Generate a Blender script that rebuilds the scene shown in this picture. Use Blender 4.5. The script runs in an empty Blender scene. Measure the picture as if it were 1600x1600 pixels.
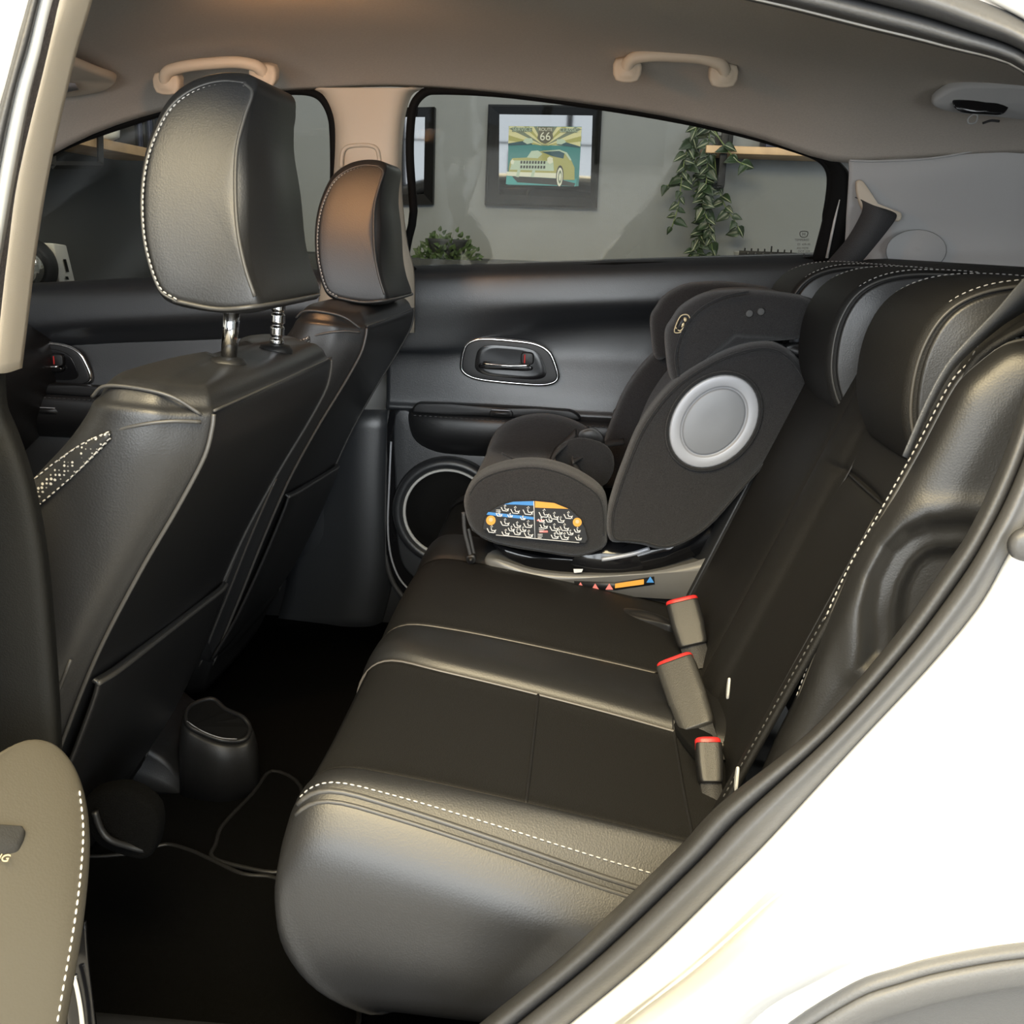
import bpy, bmesh, math, random
from mathutils import Vector, Matrix
SC = bpy.context.scene
COL = SC.collection
# ------------------------------------------------------------------ camera
FPX = 1600.0
CAM = Vector((0.0, -1.5, 1.12))
YAW, PITCH, ROLL = math.radians(-3.6), math.radians(-15.0), math.radians(2.3)
FW = Vector((math.sin(YAW)*math.cos(PITCH), math.cos(YAW)*math.cos(PITCH), math.sin(PITCH)))
_r = FW.cross(Vector((0, 0, 1))).normalized()
_u = _r.cross(FW)
RT = _r*math.cos(ROLL) + _u*math.sin(ROLL)
UP = -_r*math.sin(ROLL) + _u*math.cos(ROLL)
cam_d = bpy.data.cameras.new('camera')
cam_d.sensor_width = 36.0
cam_d.lens = 36.0*FPX/1600.0
cam_d.clip_start = 0.02
cam = bpy.data.objects.new('camera', cam_d)
COL.objects.link(cam)
cam.matrix_world = Matrix(((RT.x, UP.x, -FW.x, CAM.x), (RT.y, UP.y, -FW.y, CAM.y), (RT.z, UP.z, -FW.z, CAM.z), (0, 0, 0, 1)))
SC.camera = cam
# ------------------------------------------------------------------ world, lights, exposure
SC.view_settings.view_transform = 'Standard'
SC.view_settings.look = 'None'
SC.view_settings.gamma = 1.0
SC.view_settings.use_curve_mapping = False
SC.view_settings.exposure = 0.0
W = bpy.data.worlds.new('world'); SC.world = W
W.use_nodes = True
W.node_tree.nodes['Background'].inputs[0].default_value = (0.80, 0.90, 1.0, 1)
W.node_tree.nodes['Background'].inputs[1].default_value = 0.35
def area(name, loc, target, sx, sy, power, color):
    d = bpy.data.lights.new(name, 'AREA'); d.shape = 'RECTANGLE'; d.size = sx; d.size_y = sy
    d.energy = power; d.color = color
    o = bpy.data.objects.new(name, d); COL.objects.link(o); o.location = loc
    o.rotation_euler = (Vector(target)-Vector(loc)).to_track_quat('-Z', 'Y').to_euler()
    return o
area('garage_door_daylight', (0.2, -4.2, 1.6), (0.2, 0, 1.0), 4.2, 2.4, 330, (0.92, 0.97, 1.0))
area('garage_ceiling_light', (-0.35, -1.9, 2.4), (-0.2, -0.8, 0.6), 1.8, 0.9, 125, (1.0, 0.81, 0.47))
area('back_wall_ceiling_light', (0.6, 1.5, 2.55), (0.6, 1.9, 0.0), 1.6, 0.4, 9, (1.0, 0.97, 0.95))
# ------------------------------------------------------------------ helpers
def P(px, py, x=None, y=None, z=None):
    d = FW + RT*((px-800.0)/FPX) - UP*((py-800.0)/FPX)
    if x is not None: t = (x-CAM.x)/d.x
    elif y is not None: t = (y-CAM.y)/d.y
    else: t = (z-CAM.z)/d.z
    return CAM + d*t
def PY(lst, y): return [P(a, b, y=y) for a, b in lst]
def V(*a): return Vector(a)
def cr(pts, n, closed=False):
    pts = [Vector(p) for p in pts]
    m = len(pts)
    if m < 2: return pts
    out = []
    segs = m if closed else m-1
    for i in range(segs):
        p1 = pts[i]; p2 = pts[(i+1) % m]
        if closed: p0 = pts[(i-1) % m]; p3 = pts[(i+2) % m]
        else:
            p0 = pts[i-1] if i > 0 else p1*2-p2
            p3 = pts[i+2] if i+2 < m else p2*2-p1
        # limit tangents so uneven spacing does not overshoot
        d = (p2-p1).length
        t1 = (p2-p0)*0.5; t2 = (p3-p1)*0.5
        if t1.length > 1.2*d: t1 = t1*(1.2*d/t1.length)
        if t2.length > 1.2*d: t2 = t2*(1.2*d/t2.length)
        for k in range(n):
            u = k/n; u2 = u*u; u3 = u2*u
            out.append(p1*(2*u3-3*u2+1)+t1*(u3-2*u2+u)+p2*(-2*u3+3*u2)+t2*(u3-u2))
    if not closed: out.append(pts[-1].copy())
    return out
def even(pts, step, closed=False):
    if closed: pts = list(pts)+[pts[0]]
    L = [0]
    for a, b in zip(pts, pts[1:]): L.append(L[-1]+(b-a).length)
    n = max(1, int(L[-1]/step)); out = []; j = 0
    for k in range(n+1):
        s = L[-1]*k/n
        while j < len(L)-2 and L[j+1] < s: j += 1
        dl = L[j+1]-L[j]
        out.append(pts[j].lerp(pts[j+1], (s-L[j])/dl if dl > 1e-9 else 0))
    return out
def wloc(o):
    v = Vector((0, 0, 0))
    while o: v = v+o.location; o = o.parent
    return v
def link(name, verts, faces, mat, parent=None, smooth=True, thick=0, off=0, bevel=0, recalc=True):
    o0 = wloc(parent) if parent else Vector((0, 0, 0))
    me = bpy.data.meshes.new(name)
    me.from_pydata([tuple(Vector(v)-o0) for v in verts], [], faces)
    if recalc:
        bm = bmesh.new(); bm.from_mesh(me)
        bmesh.ops.recalc_face_normals(bm, faces=bm.faces); bm.to_mesh(me); bm.free()
    if smooth:
        for p in me.polygons: p.use_smooth = True
    me.materials.append(mat)
    o = bpy.data.objects.new(name, me); COL.objects.link(o)
    if parent: o.parent = parent
    if bevel:
        b = o.modifiers.new('bevel', 'BEVEL'); b.width = bevel; b.segments = 3; b.limit_method = 'ANGLE'
        b.angle_limit = math.radians(40)
        for p in me.polygons: p.use_smooth = True
    if thick:
        s = o.modifiers.new('thickness', 'SOLIDIFY'); s.thickness = thick; s.offset = off
    return o
class MB:
    def __init__(self): self.v = []; self.f = []
    def add(self, v, f):
        b = len(self.v); self.v += [Vector(p) for p in v]; self.f += [tuple(i+b for i in q) for q in f]
        return self
    def box(self, c, s, R=None):
        c = Vector(c); h = Vector(s)*0.5
        vs = [Vector((a*h.x, b*h.y, d*h.z)) for a in (-1, 1) for b in (-1, 1) for d in (-1, 1)]
        if R is not None: vs = [R @ v for v in vs]
        return self.add([c+v for v in vs], [(0, 1, 3, 2), (4, 6, 7, 5), (0, 4, 5, 1), (2, 3, 7, 6), (0, 2, 6, 4), (1, 5, 7, 3)])
    def grid(self, rows, closed=False, cap=False):
        n = len(rows[0]); b = []; f = []
        for r in rows: b += r
        for i in range(len(rows)-1):
            for j in range(n if closed else n-1):
                k = (j+1) % n
                f.append((i*n+j, i*n+k, (i+1)*n+k, (i+1)*n+j))
        if cap:
            f.append(tuple(reversed(range(n)))); f.append(tuple((len(rows)-1)*n+j for j in range(n)))
        return self.add(b, f)
    def tube(self, pts, r, seg=8, closed=False):
        pts = [Vector(p) for p in pts]; m = len(pts)
        rows = []; prev = None
        for i, p in enumerate(pts):
            if closed: t = pts[(i+1) % m]-pts[i-1]
            else: t = pts[min(i+1, m-1)]-pts[max(i-1, 0)]
            if t.length < 1e-9: t = Vector((0, 0, 1))
            t.normalize()
            if prev is None:
                a = Vector((0, 0, 1)) if abs(t.z) < .9 else Vector((1, 0, 0))
                nrm = (a-t*a.dot(t)).normalized()
            else:
                nrm = prev-t*prev.dot(t)
                nrm = nrm.normalized() if nrm.length > 1e-6 else prev
            prev = nrm; bn = t.cross(nrm)
            rr = r[i] if isinstance(r, (list, tuple)) else r
            rows.append([p+(nrm*math.cos(2*math.pi*k/seg)+bn*math.sin(2*math.pi*k/seg))*rr for k in range(seg)])
        if closed: rows.append(rows[0])
        return self.grid(rows, closed=True, cap=not closed)
    def lathe(self, prof, c, axis, seg=32):
        axis = Vector(axis).normalized(); c = Vector(c)
        a = Vector((0, 0, 1)) if abs(axis.z) < .9 else Vector((1, 0, 0))
        e1 = (a-axis*a.dot(axis)).normalized(); e2 = axis.cross(e1)
        rows = [[c+axis*h+(e1*math.cos(2*math.pi*k/seg)+e2*math.sin(2*math.pi*k/seg))*r for k in range(seg)] for r, h in prof]
        return self.grid(rows, closed=True, cap=True)
    def build(self, name, mat, parent=None, **k): return link(name, self.v, self.f, mat, parent, **k)
def surf(rows, nu=6, nv=6):
    r1 = [cr(r, nu) for r in rows]
    cols = [cr([r[j] for r in r1], nv) for j in range(len(r1[0]))]
    return [[cols[j][i] for j in range(len(cols))] for i in range(len(cols[0]))]
def patch(name, rows, mat, parent=None, nu=6, nv=6, thick=0.004, off=0, fn=None):
    g = surf(rows, nu, nv)
    if fn: g = [[fn(p) for p in r] for r in g]
    return MB().grid(g).build(name, mat, parent, thick=thick, off=off)
def loft(name, secs, mat, parent=None, nr=3, ns=4, cap=True):
    r1 = [cr(s, nr, True) for s in secs]
    n = len(r1[0])
    cols = [cr([r[j] for r in r1], ns) for j in range(n)]
    rows = [[cols[j][i] for j in range(n)] for i in range(len(cols[0]))]
    return MB().grid(rows, closed=True, cap=cap).build(name, mat, parent)
def tube(name, pts, r, mat, parent=None, n=6, closed=False, seg=8):
    p = cr(pts, n, closed) if n > 1 else [Vector(q) for q in pts]
    return MB().tube(p, r, seg, closed).build(name, mat, parent)
def dashes(name, pts, mat, parent=None, L=.006, gap=.0035, r=.0011, n=6, closed=False, offset=(0, 0, 0)):
    p = even(cr(pts, n, closed), (L+gap)/2.0, closed)
    m = MB(); offset = Vector(offset)
    for i in range(0, len(p)-1, 2):
        a, b = p[i]+offset, p[i+1]+offset
        d = (b-a)
        if d.length < 1e-6: continue
        k = L/((L+gap)/2)
        c = a+d*k*0.5
        m.tube([a, a.lerp(b, .35), b, a+d*k], [r*.5, r, r, r*.5], 5)
    return m.build(name, mat, parent)
def ring_inset(loop, d):
    """shrink a closed 3D loop towards its centroid by about d"""
    c = sum(loop, Vector())/len(loop)
    out = []
    for p in loop:
        v = p-c; l = v.length
        out.append(c+v*max(0.02, (l-d)/l) if l > 1e-6 else p.copy())
    return out
def pillow(name, outline, n, t, mat, parent=None, r=.01, bulge=.006, nr=5, taper=None, closed=True, sub=1):
    """solid whose middle outline lies in a plane; extruded +-t/2 along n with rounded rims and bulged faces"""
    n = Vector(n).normalized(); lp = cr(outline, nr, True)
    h = t*0.5; rows = []
    prof = []
    st = 5
    for sgn in (-1, 1):
        seq = []
        for k in (.05, .3, .55, .8):
            seq.append((k, sgn*(h+bulge*(1-k*k))))          # (fraction of radius, height)
        seq2 = []
        for k in range(st+1):
            a = math.pi/2*k/st
            seq2.append((r*(1-math.sin(a)), sgn*(h-r+r*math.cos(a)*1.0)))
        if sgn < 0: prof += [('f',)+s for s in seq]+[('i',)+s for s in seq2]
        else: prof += [('i',)+s for s in reversed(seq2)]+[('f',)+s for s in reversed(seq)]
    c = sum(lp, Vector())/len(lp)
    for kind, a, hh in prof:
        if kind == 'f': rows.append([c+(p-c)*a*max(.05, 1-r/max((p-c).length, 1e-6))+n*hh for p in lp])
        else: rows.append([q+n*hh for q in ring_inset(lp, a)])
    if taper: rows = [[taper(p) for p in rr] for rr in rows]
    return MB().grid(rows, closed=True, cap=True).build(name, mat, parent)
def rbox(name, c, s, mat, parent=None, bev=.01, R=None):
    return MB().box(c, s, R).build(name, mat, parent, bevel=bev, smooth=True)
def ngon(name, pts, mat, parent=None, thick=0, off=0): return link(name, pts, [tuple(range(len(pts)))], mat, parent, smooth=False, thick=thick, off=off)
def text(name, s, size, M, mat, parent=None, ext=.0004, align='CENTER'):
    c = bpy.data.curves.new(name, 'FONT'); c.body = s; c.size = size; c.extrude = ext
    c.align_x = align; c.align_y = 'CENTER'
    t = bpy.data.objects.new(name, c); COL.objects.link(t)
    bpy.context.view_layer.update()
    me = bpy.data.meshes.new_from_object(t.evaluated_get(bpy.context.evaluated_depsgraph_get()))
    bpy.data.objects.remove(t)
    o0 = wloc(parent) if parent else Vector()
    me.transform(M); me.transform(Matrix.Translation(-o0))
    me.materials.clear(); me.materials.append(mat)
    o = bpy.data.objects.new(name, me); COL.objects.link(o)
    if parent: o.parent = parent
    return o
def frame_mat(o, ex, ez):
    """text/plate frame: local x -> ex, local y -> ez, local z -> normal"""
    ex = Vector(ex).normalized(); ez = Vector(ez); ez = (ez-ex*ez.dot(ex)).normalized(); n = ex.cross(ez)
    return Matrix(((ex.x, ez.x, n.x, o[0]), (ex.y, ez.y, n.y, o[1]), (ex.z, ez.z, n.z, o[2]), (0, 0, 0, 1)))
def thing(name, label, cat, loc=(0, 0, 0), group=None):
    o = bpy.data.objects.new(name, None); COL.objects.link(o); o.location = loc
    o.empty_display_size = .05
    o['label'] = label; o['category'] = cat
    if group: o['group'] = group
    return o
def tag(o, label, cat, group=None, kind=None):
    o['label'] = label; o['category'] = cat
    if group: o['group'] = group
    if kind: o['kind'] = kind
    return o
def struct(o): o['kind'] = 'structure'; return o
def kids(o): return [c for c in bpy.data.objects if c.parent == o]
def copy_tree(o, parent=None):
    c = o.copy(); COL.objects.link(c); c.parent = parent
    for ch in kids(o): copy_tree(ch, c)
    return c
# ------------------------------------------------------------------ materials
def mat(name, col, rough=.5, metal=0, spec=.5, bump=0, bscale=400, var=0, vscale=20, coat=0, sheen=0, kind='noise', bdist=.002):
    m = bpy.data.materials.new(name); m.use_nodes = True
    nt = m.node_tree; b = nt.nodes['Principled BSDF']
    b.inputs['Base Color'].default_value = (*col, 1); b.inputs['Roughness'].default_value = rough
    b.inputs['Metallic'].default_value = metal; b.inputs['Specular IOR Level'].default_value = spec
    b.inputs['Coat Weight'].default_value = coat; b.inputs['Sheen Weight'].default_value = sheen
    tc = nt.nodes.new('ShaderNodeTexCoord')
    if bump:
        if kind == 'voronoi':
            t = nt.nodes.new('ShaderNodeTexVoronoi'); t.inputs['Scale'].default_value = bscale; o = t.outputs['Distance']
        else:
            t = nt.nodes.new('ShaderNodeTexNoise'); t.inputs['Scale'].default_value = bscale; t.inputs['Detail'].default_value = 3; o = t.outputs['Fac']
        nt.links.new(tc.outputs['Object'], t.inputs['Vector'])
        bp = nt.nodes.new('ShaderNodeBump'); bp.inputs['Strength'].default_value = bump; bp.inputs['Distance'].default_value = bdist
        nt.links.new(o, bp.inputs['Height']); nt.links.new(bp.outputs['Normal'], b.inputs['Normal'])
    if var:
        t = nt.nodes.new('ShaderNodeTexNoise'); t.inputs['Scale'].default_value = vscale; t.inputs['Detail'].default_value = 4
        nt.links.new(tc.outputs['Object'], t.inputs['Vector'])
        r = nt.nodes.new('ShaderNodeValToRGB')
        r.color_ramp.elements[0].position = .3; r.color_ramp.elements[1].position = .7
        r.color_ramp.elements[0].color = (*[c*(1-var) for c in col], 1)
        r.color_ramp.elements[1].color = (*[min(1, c*(1+var)) for c in col], 1)
        nt.links.new(t.outputs['Fac'], r.inputs[0]); nt.links.new(r.outputs[0], b.inputs['Base Color'])
    return m
def emis(name, col, s):
    m = bpy.data.materials.new(name); m.use_nodes = True
    b = m.node_tree.nodes['Principled BSDF']; b.inputs['Base Color'].default_value = (*col, 1)
    b.inputs['Emission Color'].default_value = (*col, 1); b.inputs['Emission Strength'].default_value = s
    return m
M = {}
M['leather'] = mat('black_leather', (.015, .015, .0155), .42, spec=.68, bump=.15, bscale=520, kind='voronoi', bdist=.0006)
M['cloth'] = mat('black_woven_insert', (.012, .0118, .0118), .60, spec=.32, bump=.5, bscale=900, bdist=.0015)
M['softpad'] = mat('soft_touch_pad', (.023, .025, .028), .38, spec=.95, bump=.3, bscale=600, bdist=.001)
M['plastic'] = mat('black_plastic', (.013, .013, .0135), .45, bump=.2, bscale=800, bdist=.001)
M['gloss'] = mat('gloss_black_plastic', (.008, .008, .009), .12)
M['matte'] = mat('matte_black', (.004, .004, .004), .8, spec=.2)
M['matte2'] = mat('matte_charcoal_plastic', (.010, .010, .0092), .7, spec=.2, bump=.2, bscale=700)
M['doorleather_lit'] = mat('door_armrest_leather_lit', (.080, .071, .053), .42, spec=.8, bump=.12, bscale=520, kind='voronoi', bdist=.0006)  # black leather given a tan base in place of warm light on it
M['chrome'] = mat('chrome', (.85, .85, .86), .10, 1)
M['satin'] = mat('satin_silver_plastic', (.40, .41, .44), .42, .2)
M['satin_dark'] = mat('satin_grey_plastic', (.24, .25, .27), .45, .1)
M['beige'] = mat('beige_headliner_fabric', (.54, .495, .44), .9, spec=.2, bump=.4, bscale=1200, var=.05, vscale=300)
M['beige_pl'] = mat('beige_trim_plastic', (.63, .55, .44), .5, bump=.15, bscale=900)
M['grey_pl'] = mat('pale_grey_trim_plastic', (.46, .46, .46), .6, bump=.15, bscale=900)
M['rubber'] = mat('dark_rubber', (.045, .045, .046), .5, bump=.2, bscale=300)
M['rubber2'] = mat('grey_rubber', (.065, .065, .067), .42, bump=.15, bscale=250)
M['fuzzy'] = mat('flocked_weatherstrip', (.06, .05, .047), .9, bump=.8, bscale=700, var=.3, vscale=400)
M['paint'] = mat('white_car_paint', (.82, .82, .80), .28, coat=1.0)
M['clad'] = mat('grey_wheel_arch_plastic', (.11, .11, .11), .5, bump=.2, bscale=500)
M['carpet'] = mat('black_carpet', (.003, .003, .003), .95, spec=.1, bump=1, bscale=900, bdist=.004)
M['stitch'] = mat('pale_thread', (.42, .41, .39), .7)
M['stitch_d'] = mat('dark_thread', (.05, .05, .05), .6)
M['pipe'] = mat('piping', (.06, .058, .055), .4)
M['pipe2'] = mat('pale_piping', (.13, .12, .11), .4)
M['webbing'] = mat('seatbelt_webbing', (.045, .045, .047), .55, bump=.5, bscale=700)
M['webbing_g'] = mat('grey_seatbelt_webbing', (.085, .09, .10), .5, bump=.5, bscale=700)
M['basegrey'] = mat('grey_gloss_base_plastic', (.16, .155, .145), .3)
M['childscuff'] = mat('pale_scuff', (.09, .09, .09), .9)
M['red'] = mat('red_button_plastic', (.62, .03, .03), .35)
M['bucklegrey'] = mat('grey_buckle_plastic', (.035, .034, .032), .45, bump=.15, bscale=700)
M['childcloth'] = mat('charcoal_melange_cloth', (.026, .025, .0255), .85, spec=.25, sheen=.25, bump=.7, bscale=800, var=.45, vscale=700)
M['childcloth2'] = mat('black_melange_cloth', (.018, .018, .019), .85, spec=.25, sheen=.2, bump=.7, bscale=800, var=.4, vscale=700)
M['white'] = mat('white_print', (.75, .75, .74), .5)
M['offwhite'] = mat('off_white_plastic', (.62, .62, .60), .45)
M['gold'] = mat('pale_gold_print', (.62, .50, .30), .4, .2)
M['blue'] = mat('blue_print', (.06, .26, .62), .5)
M['orange'] = mat('orange_print', (.80, .36, .05), .5)
M['pink'] = mat('pinkish_red_print', (.75, .22, .20), .5)
M['ink'] = mat('black_print', (.012, .012, .013), .5)
M['wallgrey'] = mat('grey_garage_paint', (.23, .245, .255), .8, bump=.15, bscale=200, var=.04, vscale=3)
M['walldark'] = mat('dark_slate_paint', (.05, .055, .06), .8, bump=.15, bscale=200, var=.1, vscale=3)
M['concrete'] = mat('concrete', (.46, .45, .43), .7, bump=.4, bscale=60, var=.15, vscale=6)
M['ceil'] = mat('white_ceiling_paint', (.7, .7, .68), .8)
M['wood'] = mat('pale_pine', (.62, .42, .24), .55, var=.18, vscale=14)
M['frame'] = mat('black_lacquer_frame', (.007, .007, .0075), .5, spec=.25)
M['leaf'] = mat('dark_green_leaf', (.022, .042, .018), .4, var=.4, vscale=30)
M['leafpale'] = mat('cream_leaf_stripe', (.30, .33, .22), .45)
M['stem'] = mat('green_stem', (.16, .22, .07), .5)
M['bush'] = mat('bush_leaf', (.05, .085, .03), .5, var=.5, vscale=40)
M['navy'] = mat('navy_box', (.02, .025, .06), .5)
def glass(name, tint, gl=.06):
    m = bpy.data.materials.new(name); m.use_nodes = True; nt = m.node_tree
    for n in list(nt.nodes):
        if n.type != 'OUTPUT_MATERIAL': nt.nodes.remove(n)
    out = [n for n in nt.nodes if n.type == 'OUTPUT_MATERIAL'][0]
    t = nt.nodes.new('ShaderNodeBsdfTransparent'); t.inputs[0].default_value = (*tint, 1)
    g = nt.nodes.new('ShaderNodeBsdfGlossy'); g.inputs['Roughness'].default_value = .02
    f = nt.nodes.new('ShaderNodeFresnel'); f.inputs[0].default_value = 1.45
    mx = nt.nodes.new('ShaderNodeMixShader')
    nt.links.new(f.outputs[0], mx.inputs[0]); nt.links.new(t.outputs[0], mx.inputs[1]); nt.links.new(g.outputs[0], mx.inputs[2])
    nt.links.new(mx.outputs[0], out.inputs[0])
    return m
M['glass'] = glass('tinted_glass', (.86, .88, .88))
M['picglass'] = glass('picture_glass', (.95, .95, .95))
# ================================================================== GARAGE
def slab(name, a, b, m):
    a, b = Vector(a), Vector(b)
    return struct(MB().box((a+b)/2, b-a).build(name, m, smooth=False))
slab('floor', (-4, -5, -.05), (3.5, 2.6, 0), M['concrete'])
slab('wall_back', (-1.6, 2.6, 0), (3.5, 2.7, 2.7), M['wallgrey'])
slab('wall_left', (-1.68, 1.0, 0), (-1.6, 2.7, 2.7), M['walldark'])
slab('wall_front', (-4.0, 1.0, 0), (-1.68, 1.08, 2.7), M['walldark'])
slab('wall_end', (-4.08, -5, 0), (-4, 1.08, 2.7), M['ceil'])
slab('wall_right', (3.5, -5, 0), (3.58, 2.7, 2.7), M['wallgrey'])
slab('ceiling', (-4.08, -5, 2.7), (3.58, 2.7, 2.78), M['ceil'])
YB = 2.6
# unseen dark bars added across the daylight opening to darken the mirror's reflection
for k, (a, b) in enumerate((((-.29, -4.12, 0), (-.23, -4.06, 2.7)), ((-.86, -4.12, 0), (-.74, -4.06, 1.95)), ((.05, -4.12, 0), (.5, -4.06, 1.72)), ((-2.2, -4.12, 2.02), (2.5, -4.08, 2.035)))):
    slab('trim_%d' % (k+1), a, b, M['walldark'])
# --- picture with bevelled black frame and mirror border
def bilin(q, u, v): return q[0].lerp(q[1], u).lerp(q[3].lerp(q[2], u), v)
YW = V(0, -1, 0)
fr = thing('picture_frame', 'wide black square frame around a vintage car poster, hung on the grey wall', 'picture', P(850, 245, y=YB-.02))
qo = PY([(763, 163), (941, 165), (933, 326), (757, 320)], YB-.04)
qi = PY([(780, 178), (926, 180), (922, 309), (779, 304)], YB-.018)
qb = [V(p.x, YB-.001, p.z) for p in qo]
m = MB()
qo2 = [p.lerp(c, .02) for p, c in zip(qo, [qo[2], qo[3], qo[0], qo[1]])]
qo2 = [V(p.x, YB-.046, p.z) for p in qo2]
m.grid([qb+[qb[0]], qo+[qo[0]], qo2+[qo2[0]], qi+[qi[0]], [V(p.x, YB-.002, p.z) for p in qi+[qi[0]]]])
m.build('frame_moulding', M['frame'], fr, smooth=False)
M['mirror'] = mat('smoked_mirror_glass', (.07, .07, .072), .03, 1)
ngon('mirror_panel', [V(p.x, YB-.010, p.z) for p in qi], M['mirror'], fr, thick=.004)
pq = PY([(795, 197), (909, 198), (904, 291), (793, 289)], YB-.013)
pr = ngon('print', [V(p.x, YB-.0135, p.z) for p in pq], mat('print_teal', (.03, .20, .21), .6), fr, thick=.001)
PC = {'cream': (.62, .60, .34), 'green': (.16, .20, .15), 'mint': (.45, .56, .45), 'dteal': (.015, .07, .10), 'yel': (.36, .36, .12),
      'wht': (.70, .72, .60), 'blk': (.01, .015, .018), 'sh': (.12, .12, .09), 'lt': (.05, .33, .34)}
for k in PC: M['p_'+k] = mat('print_ink_'+k, PC[k], .6)
_lay = [0]
def art(name, pts, ink):
    _lay[0] += 1
    v = []
    for x, y in pts:
        q = bilin(pq, (x-430)/650.0, (y-325)/530.0); v.append(V(q.x, YB-.0142-.00012*_lay[0], q.z))
    return ngon(name, v, M['p_'+ink], pr, thick=.00008)
art('sky_panel', [(432, 326), (1080, 330), (1076, 500), (428, 480)], 'cream')
for k in range(5):
    a0 = math.radians(188+k*17); 
    for sx in (-1, 1):
        c = (757, 500); pts = [c]
        for a in (a0, a0+math.radians(8)):
            dx, dy = math.cos(a)*sx, math.sin(a)
            s = min(325/max(abs(dx), 1e-6), (172 if sx else 0)/max(abs(dy), 1e-6))
            pts.append((c[0]+dx*s, c[1]+dy*s))
        art('sun_ray', pts, 'green' if k % 2 else 'yel')
art('title_bar', [(462, 338), (640, 338), (640, 374), (462, 376)], 'green')
art('title_bar', [(895, 340), (1040, 342), (1040, 378), (895, 374)], 'green')
art('wing_shape', [(428, 480), (600, 450), (650, 488), (428, 500)], 'dteal')
art('wing_shape', [(1076, 500), (940, 462), (860, 488), (1076, 512)], 'dteal')
art('wing_head', [(585, 432), (640, 432), (655, 470), (600, 485), (560, 462)], 'mint')
art('wing_head', [(865, 440), (920, 436), (950, 462), (905, 485), (862, 478)], 'mint')
art('shield', [(690, 328), (830, 328), (822, 380), (832, 430), (800, 462), (760, 480), (715, 462), (688, 430), (698, 380)], 'sh')
art('ground', [(420, 770), (1060, 790), (1052, 858), (415, 848)], 'lt')
art('car_shadow', [(470, 775), (880, 790), (1050, 830), (1040, 858), (520, 830)], 'blk')
art('drawn_body', [(450, 640), (470, 612), (600, 605), (640, 560), (760, 540), (900, 532), (960, 560), (1000, 620), (1035, 690), (1040, 800), (940, 800), (880, 770), (440, 760), (440, 700)], 'yel')
art('windscreen', [(730, 552), (890, 542), (940, 560), (930, 610), (830, 590)], 'dteal')
art('roof_line', [(730, 550), (890, 530), (960, 555), (1005, 622), (990, 626), (945, 566), (890, 542)], 'mint')
art('bonnet', [(600, 605), (640, 545), (700, 540), (740, 570), (700, 610)], 'mint')
art('grille', [(470, 632), (840, 632), (850, 722), (450, 716)], 'mint')
for yy in (648, 690):
    for xx in range(545, 770, 26): art('grille_slot', [(xx, yy-13), (xx+17, yy-13), (xx+15, yy+12), (xx-2, yy+12)], 'blk')
art('drawn_lamp', [(455, 640), (470, 622), (490, 640), (480, 668), (458, 664)], 'wht')
art('drawn_lamp', [(785, 610), (805, 592), (835, 605), (838, 645), (810, 662), (786, 645)], 'wht')
art('drawn_bumper', [(420, 735), (880, 742), (900, 770), (880, 788), (430, 772)], 'wht')
for xx in (520, 655): art('bumper_guard', [(xx-15, 780), (xx, 715), (xx+32, 700), (xx+22, 740), (xx+12, 784)], 'mint')
def ell(cx, cy, rx, ry, n=16): return [(cx+rx*math.cos(2*math.pi*k/n), cy+ry*math.sin(2*math.pi*k/n)) for k in range(n)]
art('drawn_wheel', ell(905, 770, 34, 100), 'blk'); art('whitewall', ell(905, 775, 27, 85), 'wht'); art('tyre_gap', ell(907, 775, 17, 60), 'green'); art('hub', ell(908, 775, 10, 35), 'wht')
art('rear_wing', [(945, 690), (1030, 680), (1042, 800), (950, 800)], 'yel')
def ptext(s, x, y, size, ink):
    q = bilin(pq, (x-430)/650.0, (y-325)/530.0)
    ex = (pq[1]-pq[0]); text('print_lettering', s, size, frame_mat((q.x, YB-.021, q.z), ex, pq[0]-pq[3]), M['p_'+ink], pr)
ptext('66', 760, 418, .042, 'wht'); ptext('ROUTE', 760, 355, .016, 'wht')
ptext('SERVICE', 551, 357, .020, 'mint'); ptext('CLASSIC', 968, 360, .019, 'mint')
f2 = thing('picture_frame', 'narrow black picture frame hung left of the car poster, cut off by the door pillar', 'picture', P(655, 245, y=YB-.02))
a = PY([(615, 168), (679, 167), (676, 319), (612, 320)], YB-.04); b = PY([(630, 182), (664, 182), (662, 303), (628, 304)], YB-.02)
MB().grid([[V(p.x, YB-.001, p.z) for p in a+[a[0]]], a+[a[0]], b+[b[0]], [V(p.x, YB-.002, p.z) for p in b+[b[0]]]]).build('frame_moulding', M['frame'], f2, smooth=False)
ngon('mirror_panel', [V(p.x, YB-.008, p.z) for p in b], M['mirror'], f2, thick=.004)
# --- right wall shelf with its bracket and things on it
sh = thing('wall_shelf', 'pale wooden wall shelf beside the trailing plant on the grey back wall', 'shelf', P(1200, 233, y=2.45))
a = P(1106, 227, y=2.38); b = P(1330, 238, y=2.38)
MB().box(((a.x+b.x)/2+.12, 2.49, a.z-.012), (b.x-a.x+.25, .218, .026)).build('board', M['wood'], sh, bevel=.003)
for px in (1129,):
    c = P(px, 250, y=2.40); m = MB()
    m.box((c.x, 2.389, c.z+.01), (.026, .012, .20)); m.box((c.x, 2.49, c.z-.09), (.026, .20, .012)); m.box((c.x, 2.591, c.z), (.026, .014, .2))
    m.build('bracket', M['frame'], sh, bevel=.002)
zt = a.z+.002
c = P(1215, 215, y=2.47)
tag(rbox('storage_box', (c.x+.05, 2.48, zt+.045), (.20, .14, .09), M['navy'], bev=.004), 'dark navy box lying on the pale wooden shelf beside the trailing plant', 'box')
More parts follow.
